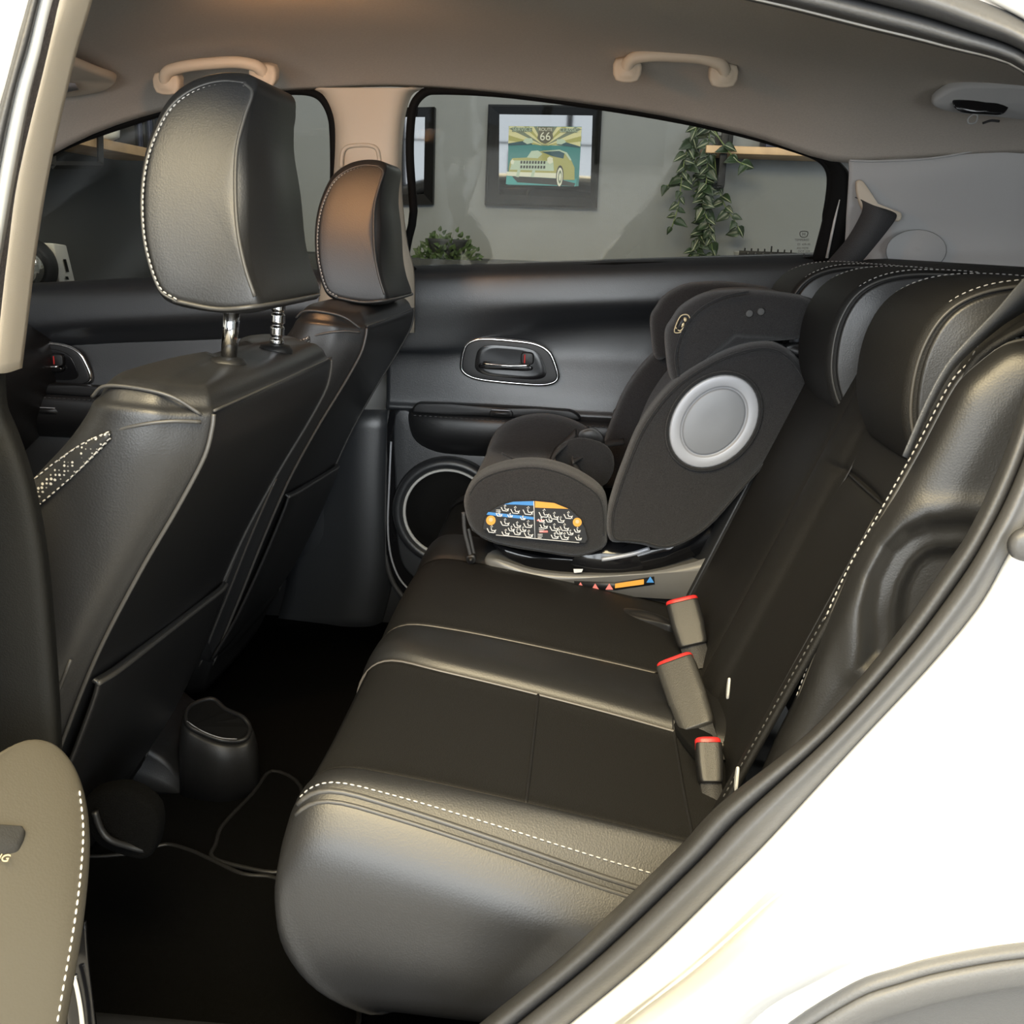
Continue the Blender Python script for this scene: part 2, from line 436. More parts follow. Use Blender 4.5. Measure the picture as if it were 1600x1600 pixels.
c = P(1139, 212, y=2.5)
tag(rbox('photo_stand', (c.x, 2.5, zt+.065), (.03, .02, .13), M['frame'], bev=.003), 'slim black upright on the wooden shelf right behind the plant vines', 'ornament')
# --- trailing plant
random.seed(5)
def leaf_mesh(mb, st, c, d, up, L, Wd):
    d = Vector(d).normalized(); up = Vector(up); s = d.cross(up).normalized(); up = s.cross(d)
    prof = [(0, .0), (.12, .40), (.32, .5), (.6, .36), (.85, .14), (1.0, 0)]
    rows = []
    for t, w in prof:
        base = Vector(c)+d*(L*t)-up*(L*.25*t*t)
        rows.append([base+s*(Wd*w)+up*(Wd*.22*w/.5), base+s*(Wd*w*.5)+up*(Wd*.05), base, base-s*(Wd*w*.5)+up*(Wd*.05), base-s*(Wd*w)+up*(Wd*.22*w/.5)])
    mb.grid(rows)
    if st is not None:
        st.grid([[b_[2]+up*.0016+s*(Wd*.07*(1-abs(2*i/5-1))), b_[2]+up*.0016-s*(Wd*.07*(1-abs(2*i/5-1)))] for i, b_ in enumerate(rows)])
pl = thing('trailing_plant', 'leafy green trailing plant hanging down the grey wall from the wooden shelf', 'plant', P(1100, 300, y=2.35))
lm, sm, vm = MB(), MB(), MB()
vines = [[(1095, 190), (1085, 225), (1088, 270), (1098, 300), (1100, 340), (1092, 372), (1090, 410)], [(1110, 190), (1106, 240), (1104, 280), (1098, 320), (1108, 350), (1112, 385), (1118, 408)],
         [(1090, 195), (1072, 240), (1065, 280), (1060, 320), (1050, 355)], [(1115, 215), (1120, 280), (1132, 320), (1148, 345), (1156, 362)], [(1088, 205), (1075, 260), (1055, 285), (1042, 290)],
         [(1110, 195), (1130, 225), (1150, 250), (1166, 258)], [(1100, 300), (1106, 340), (1088, 380), (1078, 400)]]
for k, v in enumerate(vines):
    yy = 2.45-.04*(k % 3)
    p = cr(PY(v, yy), 6); vm.tube(p, .0022, 5)
    q = even(p, .014 if k < 2 else .020)
    for i, c in enumerate(q):
        if k >= 3 and i < len(q)*.35: continue
        sd = -1 if i % 2 else 1
        dv = V(sd*random.uniform(.3, 1), random.uniform(-.6, .1), random.uniform(-.9, .1))
        L = random.uniform(.030, .056)
        leaf_mesh(lm, sm if random.random() < .5 else None, c, dv, V(random.uniform(-.5, .5), -1, random.uniform(.1, .8)), L, L*.72)
vm.build('vine', M['stem'], pl)
nl = len(lm.f); lm.add(sm.v, sm.f)
o = lm.build('foliage', M['leaf'], pl, thick=.0008, recalc=False)
o.data.materials.append(M['leafpale'])
for p in o.data.polygons:
    if p.index >= nl: p.material_index = 1
# --- sideboard under the window line with bush and amplifier
zs = P(1200, 420, y=2.3).z-.012
sb = thing('sideboard', 'long low cabinet along the grey wall below the rear window line', 'cabinet', (.4, 2.4, 0))
MB().box((.3, 2.37, zs/2), (3.2, .44, zs)).build('cabinet_body', M['walldark'], sb, bevel=.004)
bu = thing('potted_bush', 'small rounded green shrub seen low in the rear window behind the passenger headrest', 'plant', P(700, 420, y=2.32))
lm = MB(); c0 = P(698, 418, y=2.3)
for i in range(520):
    a = random.uniform(0, 2*math.pi); e = random.uniform(-.1, 1.3); rr = random.uniform(.5, 1.0)
    dv = V(math.cos(a)*math.cos(e), math.sin(a)*math.cos(e), math.sin(e))
    c = c0+V(dv.x*.135*rr, dv.y*.11*rr, dv.z*.115*rr-.01+.03*math.sin(a*3)*dv.z)
    leaf_mesh(lm, None, c, dv+V(random.uniform(-.7, .7), random.uniform(-.7, .7), random.uniform(-.3, .6)), V(0, -1, .4), .022, .015)
lm.build('foliage', M['bush'], bu, recalc=False)
MB().lathe([(.05, 0), (.07, .06), (.075, .07), (.06, .07)], (c0.x, c0.y, zs), (0, 0, 1), 20).build('pot', M['walldark'], bu)
MB().tube([V(c0.x, c0.y, zs+.05), V(c0.x, c0.y, c0.z+.06)], .008).build('stem', M['stem'], bu)
am = thing('amplifier', 'low grey amplifier with a black strip of knobs under the plant', 'amplifier', P(1198, 408, y=2.3))
a = P(1155, 392, y=2.24); b = P(1245, 397, y=2.24)
zc = (a.z+b.z)/2
MB().box(((a.x+b.x)/2, 2.31, (zc+zs)/2), (b.x-a.x, .14, zc-zs)).build('case', M['offwhite'], am, bevel=.003)
MB().box(((a.x+b.x)/2, 2.238, zc-.006), (b.x-a.x, .006, .018)).build('control_strip', M['frame'], am, bevel=.001)
for k in range(7):
    MB().lathe([(.006, 0), (.006, .007), (.004, .008)], (a.x+.03+k*.026, 2.235, zc-.006), (0, -1, 0), 10).build('knob', M['plastic'], am)
for k in range(8):
    MB().lathe([(.003, 0), (.0025, .012 if k != 4 else .022)], (a.x+.025+k*.023, 2.28, zc), (0, 0, 1), 8).build('switch_peg', M['frame'], am)
# --- left corner, seen through the front window: bench, shelf, round chrome lamp, white box
XL = -1.6
wb = thing('workbench', 'dark bench below the front window line carrying a round chrome lamp', 'bench', (-1.42, 1.17, 0))
zb = P(100, 450, x=-1.37).z-.001
MB().box((-1.40, 1.17, zb-.02), (.38, .30, .04)).build('bench_top', M['walldark'], wb, bevel=.004)
for yy in (1.05, 1.29):
    for xx in (-1.56, -1.24): MB().box((xx, yy, (zb-.04)/2), (.04, .04, zb-.04)).build('leg', M['walldark'], wb, bevel=.003)
hl = thing('round_lamp', 'round chrome lamp with thick black rim beside the white plastic box', 'lamp', P(50, 420, x=-1.38))
c = P(38, 420, x=-1.40); ax = (CAM-c).normalized(); ax = V(ax.x*1.0, ax.y, 0).normalized()
R_ = .067
MB().lathe([(R_*.82, .012), (R_*.98, .0), (R_*1.16, -.02), (R_*1.2, -.06), (R_*1.0, -.12), (R_*.5, -.15), (.02, -.155)], c, ax, 40).build('housing', M['plastic'], hl)
MB().lathe([(R_*.80, .008), (R_*.6, .03), (R_*.35, .042), (.008, .048)], c, ax, 40).build('chrome_dome', mat('smoky_chrome', (.60, .57, .52), .08, 1), hl)
MB().lathe([(.03, -.05), (.02, -.02), (.022, 0)], (c.x, c.y, zb+.05), (0, 0, 1), 16).build('stand', M['chrome'], hl)
bx = thing('white_plastic_box', 'white slotted plastic box leaning beside the round chrome lamp', 'box', P(100, 440, x=-1.38))
q = [P(84, 380, x=-1.37), P(104, 383, x=-1.37), P(120, 450, x=-1.37), P(95, 451, x=-1.37)]
nrm = V(-1, 0, 0)*.05
link('case', q+[p+nrm for p in q], [(0, 1, 2, 3), (7, 6, 5, 4), (0, 4, 5, 1), (1, 5, 6, 2), (2, 6, 7, 3), (3, 7, 4, 0)], M['offwhite'], bx, bevel=.004)
for (a0, b0, w) in (((101, 405), (106, 425), 4), ((104, 432), (106, 437), 4), ((106, 441), (107, 445), 4)):
    ngon('slot', [P(a0[0]-w/2, a0[1], x=-1.367), P(a0[0]+w/2, a0[1], x=-1.367), P(b0[0]+w/2, b0[1], x=-1.367), P(b0[0]-w/2, b0[1], x=-1.367)], M['matte'], bx, thick=.001)
ls = thing('wall_shelf', 'pale wooden shelf on the dark wall seen through the front side window', 'shelf', P(180, 218, x=-1.45))
a = P(118, 213, x=-1.40); b = P(232, 227, x=-1.40)
pts = [a+(a-b)*.6, b+(b-a)*.25]
z0 = (a.z+b.z)/2
MB().box((-1.50, (a.y+b.y)/2, z0-.014), (.2, (b.y-a.y)*1.8, .028)).build('board', M['wood'], ls, bevel=.002)
fb = thing('shelf_bracket', 'black rectangular metal bracket hanging below the shelf on the dark wall', 'bracket', P(120, 240, x=-1.38))
q = [P(82, 200, x=-1.385), P(156, 200, x=-1.385), P(157, 258, x=-1.385), P(82, 258, x=-1.385)]
m = MB()
for i in range(4):
    e, f_ = q[i], q[(i+1) % 4]
    m.tube([e, f_], .010, 4)
m.build('bracket_frame', M['frame'], fb, smooth=False)
c = P(164, 208, x=-1.42)
o = MB().lathe([(.005, .055), (.03, .05), (.042, .03), (.04, .01), (.02, 0)], (c.x, c.y, z0+.0), (0, 0, 1), 20).build('round_pot', M['offwhite'])
tag(o, 'small pinkish white round pot on the shelf by the dark wall', 'pot')
for k in range(6):
    c = P(206+k*8, 215, x=-1.45); h = .10+.02*(k % 3)
    o = rbox('book', (-1.50, c.y, z0+h/2), (.13, .022, h), M['navy'] if k % 2 else M['frame'], bev=.002)
    tag(o, 'dark upright book standing on the shelf by the dark wall', 'book', 'dark books on the left shelf')
# ================================================================== CAR SHELL
car = thing('car_body', 'white car body around the open rear door, with beige roof lining and pillars', 'car', (0, 0, .0))
def interp(tab, x):
    if x <= tab[0][0]: return tab[0][1]
    for (a, b), (c, d) in zip(tab, tab[1:]):
        if x <= c: return b+(d-b)*(x-a)/(c-a)
    return tab[-1][1]
ZE = [(-1.5, 1.03), (-1.3, 1.14), (-1.158, 1.208), (-1.02, 1.279), (-.86, 1.332), (-.755, 1.362), (-.615, 1.378), (-.363, 1.394), (-.164, 1.386), (.082, 1.361), (.266, 1.332), (.453, 1.283), (.56, 1.287), (.70, 1.30), (.9, 1.31), (1.15, 1.22)]
ZC = [(-1.5, 1.20), (-1.3, 1.30), (-1.0, 1.395), (-.7, 1.432), (-.4, 1.445), (-.1, 1.445), (.2, 1.435), (.45, 1.42), (.7, 1.40), (.9, 1.37), (1.15, 1.25)]
YE = [(-1.5, .6), (.45, .6), (.6, .60), (.75, .575), (.9, .52), (1.15, .40)]
rows = []
for x in [-1.5, -1.3, -1.15, -1.0, -.85, -.7, -.55, -.4, -.25, -.1, .08, .2, .32, .45, .56, .68, .8, .95, 1.15]:
    r = []
    ze, zc, ye = interp(ZE, x), interp(ZC, x), interp(YE, x)
    for s in (-1.0, -.93, -.8, -.6, -.3, 0, .3, .6, .8, .93, 1.0):
        e = ze-(.025 if s < 0 else 0)
        y = s*ye-(0.02 if s == -1.0 else 0)
        r.append(V(x, y, zc-(zc-e)*abs(s)**4.5))
    rows.append(r)
patch('headliner', rows, M['beige'], car, nu=3, nv=3, thick=.012, off=1)
M['beige']
# outer roof skin
rows = []
for x in [-1.5, -1.0, -.5, 0, .5, .9, 1.2]:
    rows.append([V(x, y*.66, interp(ZC, x)+.05-(interp(ZC, x)-interp(ZE, x))*abs(y)**4.5) for y in (-1, -.8, -.4, 0, .4, .8, 1)])
patch('roof_skin', rows, M['paint'], car, nu=3, nv=3, thick=.004)
# lining joint above the rear quarter trim
jp = [(1326, 251), (1370, 252), (1450, 248), (1520, 236), (1600, 215), (1680, 190)]
jy = [.598, .598, .592, .58, .56, .53]
JT = [P(a, b, y=y) for (a, b), y in zip(jp, jy)]
tube('lining_joint', [p+V(0, -.006, 0) for p in JT], .0022, M['grey_pl'], car)
# far rear quarter (C pillar) trim
bot = [P(a, b, y=y) for (a, b), y in zip([(1320, 416), (1352, 416), (1440, 416), (1520, 417), (1600, 418), (1700, 420)], [.635, .635, .635, .625, .61, .58])]
rows = []
for f, dy in ((-.12, .02), (0, 0), (.15, -.006), (.4, -.0), (.65, .006), (.85, .0), (1.0, -.02), (1.15, -.02)):
    rows.append([t.lerp(b, f)+V(0, dy, 0) for t, b in zip(JT, bot)])
patch('quarter_trim', rows, M['grey_pl'], car, nu=5, nv=5, thick=.005, off=0)
# soft raised hump on the quarter trim
c = P(1432, 392, y=.60)
o = MB(); rr = []
for k in range(7):
    a = k/6*math.pi/2; s = math.cos(a)
    rr.append([c+V(.058*s*math.cos(t), .002-.010*(.5-.5*math.cos(2*a)), .040*s*math.sin(t)) for t in [2*math.pi*j/24 for j in range(24)]])
o.grid(rr, closed=True, cap=True).build('belt_hump', M['grey_pl'], car)
# shelf behind the rear seat and tailgate
MB().box((.86, 0, 1.06), (.56, 1.22, .03)).build('parcel_shelf', M['plastic'], car, bevel=.006)
MB().box((1.18, 0, .75), (.04, 1.3, 1.0)).build('tailgate_inner', M['plastic'], car)
MB().box((-1.52, 0, .62), (.05, 1.5, .82)).build('firewall', M['plastic'], car)
# dashboard
dash = loft('dashboard', [[V(-1.48, y, .55), V(-1.48, y, .92), V(-1.35, y, .95), V(-1.18, y, .9), V(-1.14, y, .78), V(-1.25, y, .6)] for y in (-.68, -.66, -.3, .3, .66, .68)], M['plastic'])
tag(dash, 'black dashboard in the shadow ahead of the front seats', 'dashboard')
# floor pan, sills
MB().box((-.35, 0, .235), (2.4, 1.42, .03)).build('floor_carpet', M['carpet'], car)
loft('floor_tunnel', [[V(x, -.17, .25), V(x, -.12, .31), V(x, 0, .335), V(x, .12, .31), V(x, .17, .25), V(x, 0, .245)] for x in (-1.45, -1.1, -.9, -.78)], M['carpet'], car)
MB().box((-.3, -.735, .31), (2.2, .08, .16)).build('sill', M['plastic'], car, bevel=.02)
MB().box((-.3, .735, .31), (2.2, .08, .16)).build('sill', M['plastic'], car, bevel=.02)
patch('body_side', [[V(x, y, z) for x in (-1.5, -.8, 0, .6, 1.2)] for y, z in ((.80, .2), (.86, .55), (.85, .80), (.80, .93))], M['paint'], car, nu=3, nv=3)
patch('body_side', [[V(x, y, z) for x in (-1.5, -1.1, -.8, -.44)] for y, z in ((-.80, .2), (-.86, .55), (-.85, .80), (-.80, .95), (-.77, .97))], M['paint'], car, nu=3, nv=3)
# ---------------- near door opening: rubber seal and body flange
I = [(700, 1655), (760, 1600), (900, 1486), (1062, 1333), (1127, 1263), (1272, 1145), (1394, 1009), (1473, 900), (1516, 838), (1562, 744), (1600, 640), (1640, 480), (1662, 330), (1650, 205), (1600, 108), (1475, 68), (1350, 37), (1200, 0), (1000, -40), (700, -75), (400, -80), (150, -70)]
O = [(800, 1685), (860, 1625), (1010, 1500), (1140, 1373), (1205, 1307), (1337, 1162), (1447, 1044), (1525, 950), (1570, 871), (1612, 795), (1650, 690), (1690, 500), (1708, 330), (1692, 160), (1640, 60), (1540, 0), (1420, -45), (1230, -85), (1010, -115), (700, -150), (400, -155), (150, -145)]
YI = [-.775]*9+[-.77, -.76, -.735, -.70, -.66, -.625]+[-.615]*7
def band(f, dy): return [P(a[0]+(b[0]-a[0])*f, a[1]+(b[1]-a[1])*f, y=y+dy) for a, b, y in zip(I, O, YI)]
patch('door_seal', [band(-.06, .09), band(0, .055), band(.03, .015), band(.12, 0.0), band(.25, .0), band(.33, .012), band(.38, .02)], M['rubber'], car, nu=5, nv=4, thick=.003)
patch('door_flange', [band(.37, .02), band(.42, .0), band(.5, -.012), band(.62, -.018), band(.78, -.016), band(.92, -.008), band(1.02, .006)], M['rubber2'], car, nu=5, nv=4, thick=.003)
# pale edge of the roof lining along the seal
patch('lining_edge', [[P(a, b+o, y=-.59) for a, b in I[13:]] for o in (5, 0, -7)], M['grey_pl'], car, nu=4, nv=2, thick=.004)
# ---------------- white quarter panel
T = [(1120, 1760), (1237, 1602), (1337, 1540), (1400, 1518), (1469, 1499), (1600, 1478), (1760, 1470), (1900, 1420), (2000, 1250), (2050, 1000), (2080, 800), (2100, 560), (2100, 330), (2060, 80), (1980, -80), (1800, -200), (1600, -250), (1300, -280), (1010, -290), (700, -300), (400, -300), (150, -300)]
yq = [-.775]*10+[-.77, -.745, -.71, -.67, -.635]+[-.62]*7
def qrow(f, ys, dys=None):
    r = []
    for i, (a, b, y) in enumerate(zip(O, T, yq)):
        d = ys+(dys[i] if dys else 0)
        r.append(P(a[0]+(b[0]-a[0])*f, a[1]+(b[1]-a[1])*f, y=y+d))
    return r
g = [0]*22
def gr(v): return [v, v, v, v*.7, v*.35]+[0]*17
patch('quarter_panel', [qrow(0, .02), qrow(.012, -.004), qrow(.05, -.012), qrow(.15, -.02), qrow(.19, -.022, gr(-.024)), qrow(.24, -.022, gr(-.048)), qrow(.31, -.024, gr(-.074)), qrow(.5, -.03, gr(-.098)), qrow(.72, -.04, gr(-.06)), qrow(.88, -.05), qrow(1.0, -.056)], M['paint'], car, nu=5, nv=6, thick=.003)
def erow(f): return qrow(f, -.056-.02*(f-1))[8:]
patch('quarter_panel', [erow(.97), erow(1.3), erow(1.8), erow(2.6)], M['paint'], car, nu=4, nv=4, thick=.003)
# wheel arch
A = [(1150, 1680), (1237, 1601), (1337, 1539), (1400, 1517), (1469, 1498), (1600, 1477), (1760, 1469), (1900, 1475)]
def arow(k, dy): return [P(a+k*.25*(1 if a < 1500 else .3), b+k, y=-.832+dy) for a, b in A]
patch('wheel_arch_trim', [arow(-2, .012), arow(1, -.004), arow(12, -.010), arow(24, -.006), arow(26, -.014), arow(40, -.016), arow(60, -.010), arow(62, .01), arow(120, .03), arow(240, .06)], M['clad'], car, nu=4, nv=4, thick=.004)
tube('arch_edge_line', arow(25, -.014), .0012, M['satin'], car)
# door striker at the rear edge of the opening
st = P(1601, 850, y=-.80)
MB().lathe([(.012, 0), (.011, .006), (.007, .008)], st, (0, -1, 0), 20).build('body_plug', M['rubber2'], car)
# ---------------- near B pillar
def prow(pts, y0, y1):
    n = len(pts); return [P(a, b, y=(y0+(y1-y0)*(i-1)/(n-2) if i else y0+.05)) for i, (a, b) in enumerate(pts)]
e_r = [(196, -330), (150, -130), (116, 0), (94, 74), (55, 245), (33, 376), (18, 500), (8, 582)]
e_l = [(172, -330), (125, -130), (90, 0), (77, 50), (22, 284), (5, 400), (-8, 500), (-16, 582)]
patch('pillar_upper_trim', [[p+V(-.004, .03, 0) for p in prow(e_r, -.68, -.71)], prow(e_r, -.69, -.72), [q+V(0, -.004, 0) for q in [a.lerp(b, .5) for a, b in zip(prow(e_r, -.70, -.73), prow(e_l, -.71, -.74))]], prow(e_l, -.71, -.74), [p+V(-.004, .012, 0) for p in prow(e_l, -.71, -.74)]], M['beige_pl'], car, nu=5, nv=4, thick=.003)
g_l = [(155, -330), (108, -130), (73, 0), (54, 80), (35, 153), (13, 262), (-4, 360), (-40, 582)]
patch('pillar_seal', [[p+V(0, .008, 0) for p in prow(e_l, -.71, -.745)], [a.lerp(b, .3)+V(0, -.008, 0) for a, b in zip(prow(e_l, -.715, -.75), prow(g_l, -.72, -.755))], [a.lerp(b, .7)+V(0, -.008, 0) for a, b in zip(prow(e_l, -.715, -.75), prow(g_l, -.72, -.755))], prow(g_l, -.72, -.755)], M['fuzzy'], car, nu=5, nv=4, thick=.003)
h_l = [(146, -330), (98, -130), (63, 0), (44, 80), (26, 140), (4, 245), (-14, 350), (-55, 582)]
k_l = [(128, -330), (80, -130), (45, 0), (30, 50), (12, 120), (-10, 200), (-34, 350), (-80, 582)]
n_l = [(10, -330), (-40, -130), (-60, 0), (-70, 80), (-90, 153), (-110, 262), (-140, 360), (-180, 582)]
patch('pillar_flange', [[p+V(0, .01, 0) for p in prow(g_l, -.72, -.755)], prow(g_l, -.736, -.771), prow(h_l, -.736, -.771), [p+V(0, .01, 0) for p in prow(h_l, -.736, -.771)]], M['paint'], car, nu=5, nv=2, thick=.002)
patch('pillar_door_rubber', [prow(h_l, -.722, -.757), [a.lerp(b, .5) for a, b in zip(prow(h_l, -.755, -.79), prow(k_l, -.755, -.79))], prow(k_l, -.73, -.765)], M['rubber'], car, nu=5, nv=4, thick=.003)
patch('pillar_paint', [[p+V(0, .01, 0) for p in prow(k_l, -.735, -.77)], prow(k_l, -.742, -.777), [a.lerp(b, .4) for a, b in zip(prow(k_l, -.755, -.79), prow(n_l, -.755, -.79))], prow(n_l, -.745, -.78)], M['paint'], car, nu=5, nv=4, thick=.003)
lo_r = [(3, 570), (8, 640), (28, 690), (48, 750), (64, 822), (74, 890), (82, 979), (89, 1075), (93, 1150), (96, 1260)]
def lrow(k, y): return [P(a+k, b, y=y) for a, b in lo_r]
patch('pillar_lower_trim', [[p+V(-.03, .05, 0) for p in lrow(0, -.70)], [p+V(-.006, .012, 0) for p in lrow(0, -.71)], lrow(-3, -.72), lrow(-14, -.732), lrow(-50, -.735), lrow(-110, -.74), lrow(-170, -.745)], M['matte2'], car, nu=4, nv=4, thick=.003)
# ---------------- far B pillar trim
L1 = [(484, 137), (506, 150), (523, 185), (527, 230), (525, 300), (518, 380), (508, 450), (500, 520)]
R1 = [(652, 137), (636, 148), (627, 180), (622, 230), (622, 300), (630, 380), (640, 430), (640, 520)]
def frow(f, y): return [P(a[0]+(b[0]-a[0])*f, a[1]+(b[1]-a[1])*f, y=y) for a, b in zip(L1, R1)]
patch('pillar_upper_trim', [frow(-.05, .63), frow(.02, .605), frow(.12, .592), frow(.3, .588), frow(.7, .588), frow(.88, .592), frow(.98, .605), frow(1.05, .63)], M['beige_pl'], car, nu=5, nv=4, thick=.004)
tube('belt_slide_cover', PY([(533, 262), (535, 240), (542, 230), (560, 227), (580, 228), (590, 235), (594, 262)], .584), .004, M['beige_pl'], car)
# far lower pillar
patch('pillar_lower_trim', [[P(x, y_, y=d) for x, y_ in ((525+o, 640), (520+o, 760), (520+o, 900), (500+o, 985))] for o, d in ((-70, .68), (0, .665), (40, .655), (75, .665), (95, .70))], M['softpad'], car, nu=4, nv=4, thick=.004)
# ================================================================== FAR DOORS
def zb(x): return 1.042+(x+.362)*.0714 if x > -.6 else 1.028+(x+.55)*.088
XS_R = [-.415, -.36, -.28, -.18, -.06, .08, .22, .36, .52]
def door_rows(XS, swoosh):
    prof = []
    def row(zf, yf): prof.append([V(x, yf(x), zf(x)) for x in XS])
    row(lambda x: zb(x)+.012, lambda x: .675)
    row(lambda x: zb(x)+.002, lambda x: .655)
    row(lambda x: zb(x)-.012, lambda x: .641)
    row(lambda x: zb(x)-.045, lambda x: .635)
    row(lambda x: zb(x)-.075, lambda x: .636)
    # hollow: upper edge of the scooped area falls towards the front
    def sw(x): return max(0.0, min(1.0, (x-swoosh)/.28))
    row(lambda x: zb(x)-.096-.02*(1-sw(x)), lambda x: .642+.014*sw(x))
    row(lambda x: zb(x)-.122-.035*(1-sw(x)), lambda x: .648+.034*sw(x))
    row(lambda x: .895-.02*(1-sw(x)), lambda x: .656+.032*sw(x))
    row(lambda x: .85, lambda x: .660+.018*sw(x))
    row(lambda x: .80, lambda x: .661+.004*sw(x))
    row(lambda x: .772, lambda x: .660)
    row(lambda x: .757, lambda x: .655)
    row(lambda x: .745, lambda x: .68)
    row(lambda x: .70, lambda x: .69)
    row(lambda x: .64, lambda x: .672)
    row(lambda x: .60, lambda x: .668)
    row(lambda x: .52, lambda x: .668)
    row(lambda x: .42, lambda x: .672)
    row(lambda x: .33, lambda x: .70)
    return prof
def superloop(c, w, h, skew=0, n=24, e=.55, yo=0, dirx=V(1, 0, 0)):
    """rounded trapezoid loop in the x-z plane round c"""
    out = []
    for k in range(n):
        a = 2*math.pi*k/n; ca, sa = math.cos(a), math.sin(a)
        x = math.copysign(abs(ca)**e, ca)*w; z = math.copysign(abs(sa)**e, sa)*h
        out.append(V(c[0]+x*(1-skew*z/h), c[1]+yo, c[2]+z+.0*x))
    return out
def door_handle(parent, c, w, h):
    lp = [V(p.x+.12*(c.z-p.z), p.y, p.z-.04*(p.x-c.x)) for p in superloop(c, w, h, .12)]
    ho = thing_part('handle_bezel', MB().tube(cr(lp, 4, True), .0042, 8, True), M['chrome'], parent, 'chrome rim')
    pillow('handle_surround', lp, (0, 1, 0), .012, M['plastic'], parent, r=.004, bulge=0, nr=3)
    l2 = [V(c.x+(p.x-c.x)*.74+w*.03, p.y-.0065, c.z+(p.z-c.z)*.76) for p in lp]
    pillow('handle_recess', l2, (0, 1, 0), .004, M['gloss'], parent, r=.001, bulge=-.0005, nr=3)
    l3 = [V(c.x-w*.05+(q.x)*1.0, c.y-.015, c.z-h*.22+q.z) for q in superloop(V(0, 0, 0), w*.58, h*.15)]
    lv = pillow('handle_lever', l3, (0, 1, 0), .012, M['gloss'], parent, r=.004, bulge=.001, nr=3)
    tube('lever_edge', [V(c.x-w*.55, c.y-.022, c.z-h*.10), V(c.x, c.y-.026, c.z-h*.13), V(c.x+w*.46, c.y-.022, c.z-h*.08)], .0028, M['chrome'], lv)
    l4 = [V(c.x+w*.40+q.x, c.y-.013, c.z+h*.22+q.z) for q in superloop(V(0, 0, 0), w*.14, h*.30)]
    pillow('lock_tab', l4, (0, 1, 0), .010, M['plastic'], parent, r=.003, bulge=.001, nr=3)
    tube('lock_mark', [V(c.x+w*.35, c.y-.020, c.z+h*.02), V(c.x+w*.35, c.y-.020, c.z+h*.42)], .0016, M['red'], parent)
def thing_part(name, mb, m, parent, label=None):
    o = mb.build(name, m, parent)
    if label: o['label'] = label
    return o
def speaker(parent, c, R1_=.095):
    MB().lathe([(R1_*1.30, .012), (R1_*1.27, 0), (R1_*1.18, -.010), (R1_*1.06, -.006), (R1_*1.03, .004)], c, (0, 1, 0), 56).build('speaker_surround', M['satin_grey'] if 'satin_grey' in M else M['softpad'], parent)
    thing_part('speaker_ring', MB().lathe([(R1_*1.035, .004), (R1_*1.03, -.004), (R1_*.99, -.006), (R1_*.97, .0), (R1_*.965, .006)], c, (0, 1, 0), 56), M['offwhite'], parent, 'thin silver ring')
    MB().lathe([(R1_*.985, .006), (R1_*.98, .001), (R1_*.6, -.004), (.003, -.006)], c, (0, 1, 0), 56).build('speaker_grille', M['matte'], parent)
def armrest(parent, x0, x1, zt, tilt=.0):
    secs = []
    for f, s in ((0, .35), (.03, .8), (.12, 1), (.5, 1), (.9, 1), (1, 1)):
        x = x0+(x1-x0)*f; zz = zt+tilt*f
        secs.append([V(x, .69, zz), V(x, .69-.06*s, zz+.004), V(x, .69-.076*s, zz-.004), V(x, .69-.080*s, zz-.028*s), V(x, .69-.072*s, zz-.055*s), V(x, .69-.04*s, zz-.085*s), V(x, .69, zz-.10*s)])
    loft('armrest', secs, M['leather'], parent, nr=3, ns=4)
    dashes('armrest_stitching', [V(x0+.02, .618, zt-.002), V((x0+x1)/2, .6095, zt-.004+tilt*.5), V(x1, .6095, zt-.004+tilt)], M['stitch_d'], parent, L=.007, gap=.004, r=.0014)
def window(parent, outline, nm, glass_out):
    """outline of pixels with the lateral depth read from height"""
    def yy(py): return .66-(425-py)/283.0*.055
    pts = [P(a, b, y=yy(b)) for a, b in outline]
    ngon('window_glass', [p+V(0, .012, 0) for p in cr(pts, 4, True)], M['glass'], parent, thick=.003)
    return pts
rd = thing('rear_door', 'far rear door with black scooped panel, chrome rimmed handle and round speaker', 'car door', (0, .70, .3))
XSr = XS_R
patch('door_panel', door_rows(XS_R, -.30), M['softpad'], rd, nu=6, nv=5, thick=.004)
fd = thing('front_door', 'far front door seen past the front seats with a chrome rimmed handle', 'car door', (-.9, .70, .3))
patch('door_panel', door_rows([-1.5, -1.42, -1.32, -1.2, -1.05, -.9, -.75, -.62, -.53], -1.45), M['softpad'], fd, nu=6, nv=5, thick=.004)
door_handle(rd, P(795, 565, y=.654), .098, .044)
door_handle(fd, P(68, 567, y=.654), .098, .044)
# armrests with switch strip
armrest(rd, -.37, .35, .752, .0)
armrest(fd, -1.35, -.60, .752, .0)
def swstrip(par, x0, x1, zt):
    lp = [V(x0, .632, zt+.026), V(x1, .632, zt+.026), V(x1+.02, .632, zt+.008), V(x0-.01, .632, zt+.006)]
    pillow('switch_strip', lp, (0, 1, 0), .03, M['plastic'], par, r=.006, bulge=.001, nr=4)
swstrip(rd, -.34, -.02, .750); swstrip(fd, -1.30, -1.02, .750)
def wsw(par, px, py):
    c = P(px, py, y=.614)
    pillow('window_switch', [c+V(a, 0, b) for a, b in ((-.022, -.006), (.022, -.006), (.020, .008), (-.018, .008))], (0, 1, 0), .010, M['plastic'], par, r=.003, nr=3)
    tube('switch_edge', [c+V(-.020, -.007, .008), c+V(.02, -.007, .008)], .0012, M['satin'], par)
wsw(rd, 783, 646); wsw(fd, 75, 642)
# door pull recess of gloss plastic behind the child seat
pillow('pull_cup', [P(960, 640, y=.60), P(1010, 637, y=.60), P(1010, 655, y=.60), P(965, 652, y=.60)], (0, 1, 0), .02, M['plastic'], rd, r=.004, nr=3)
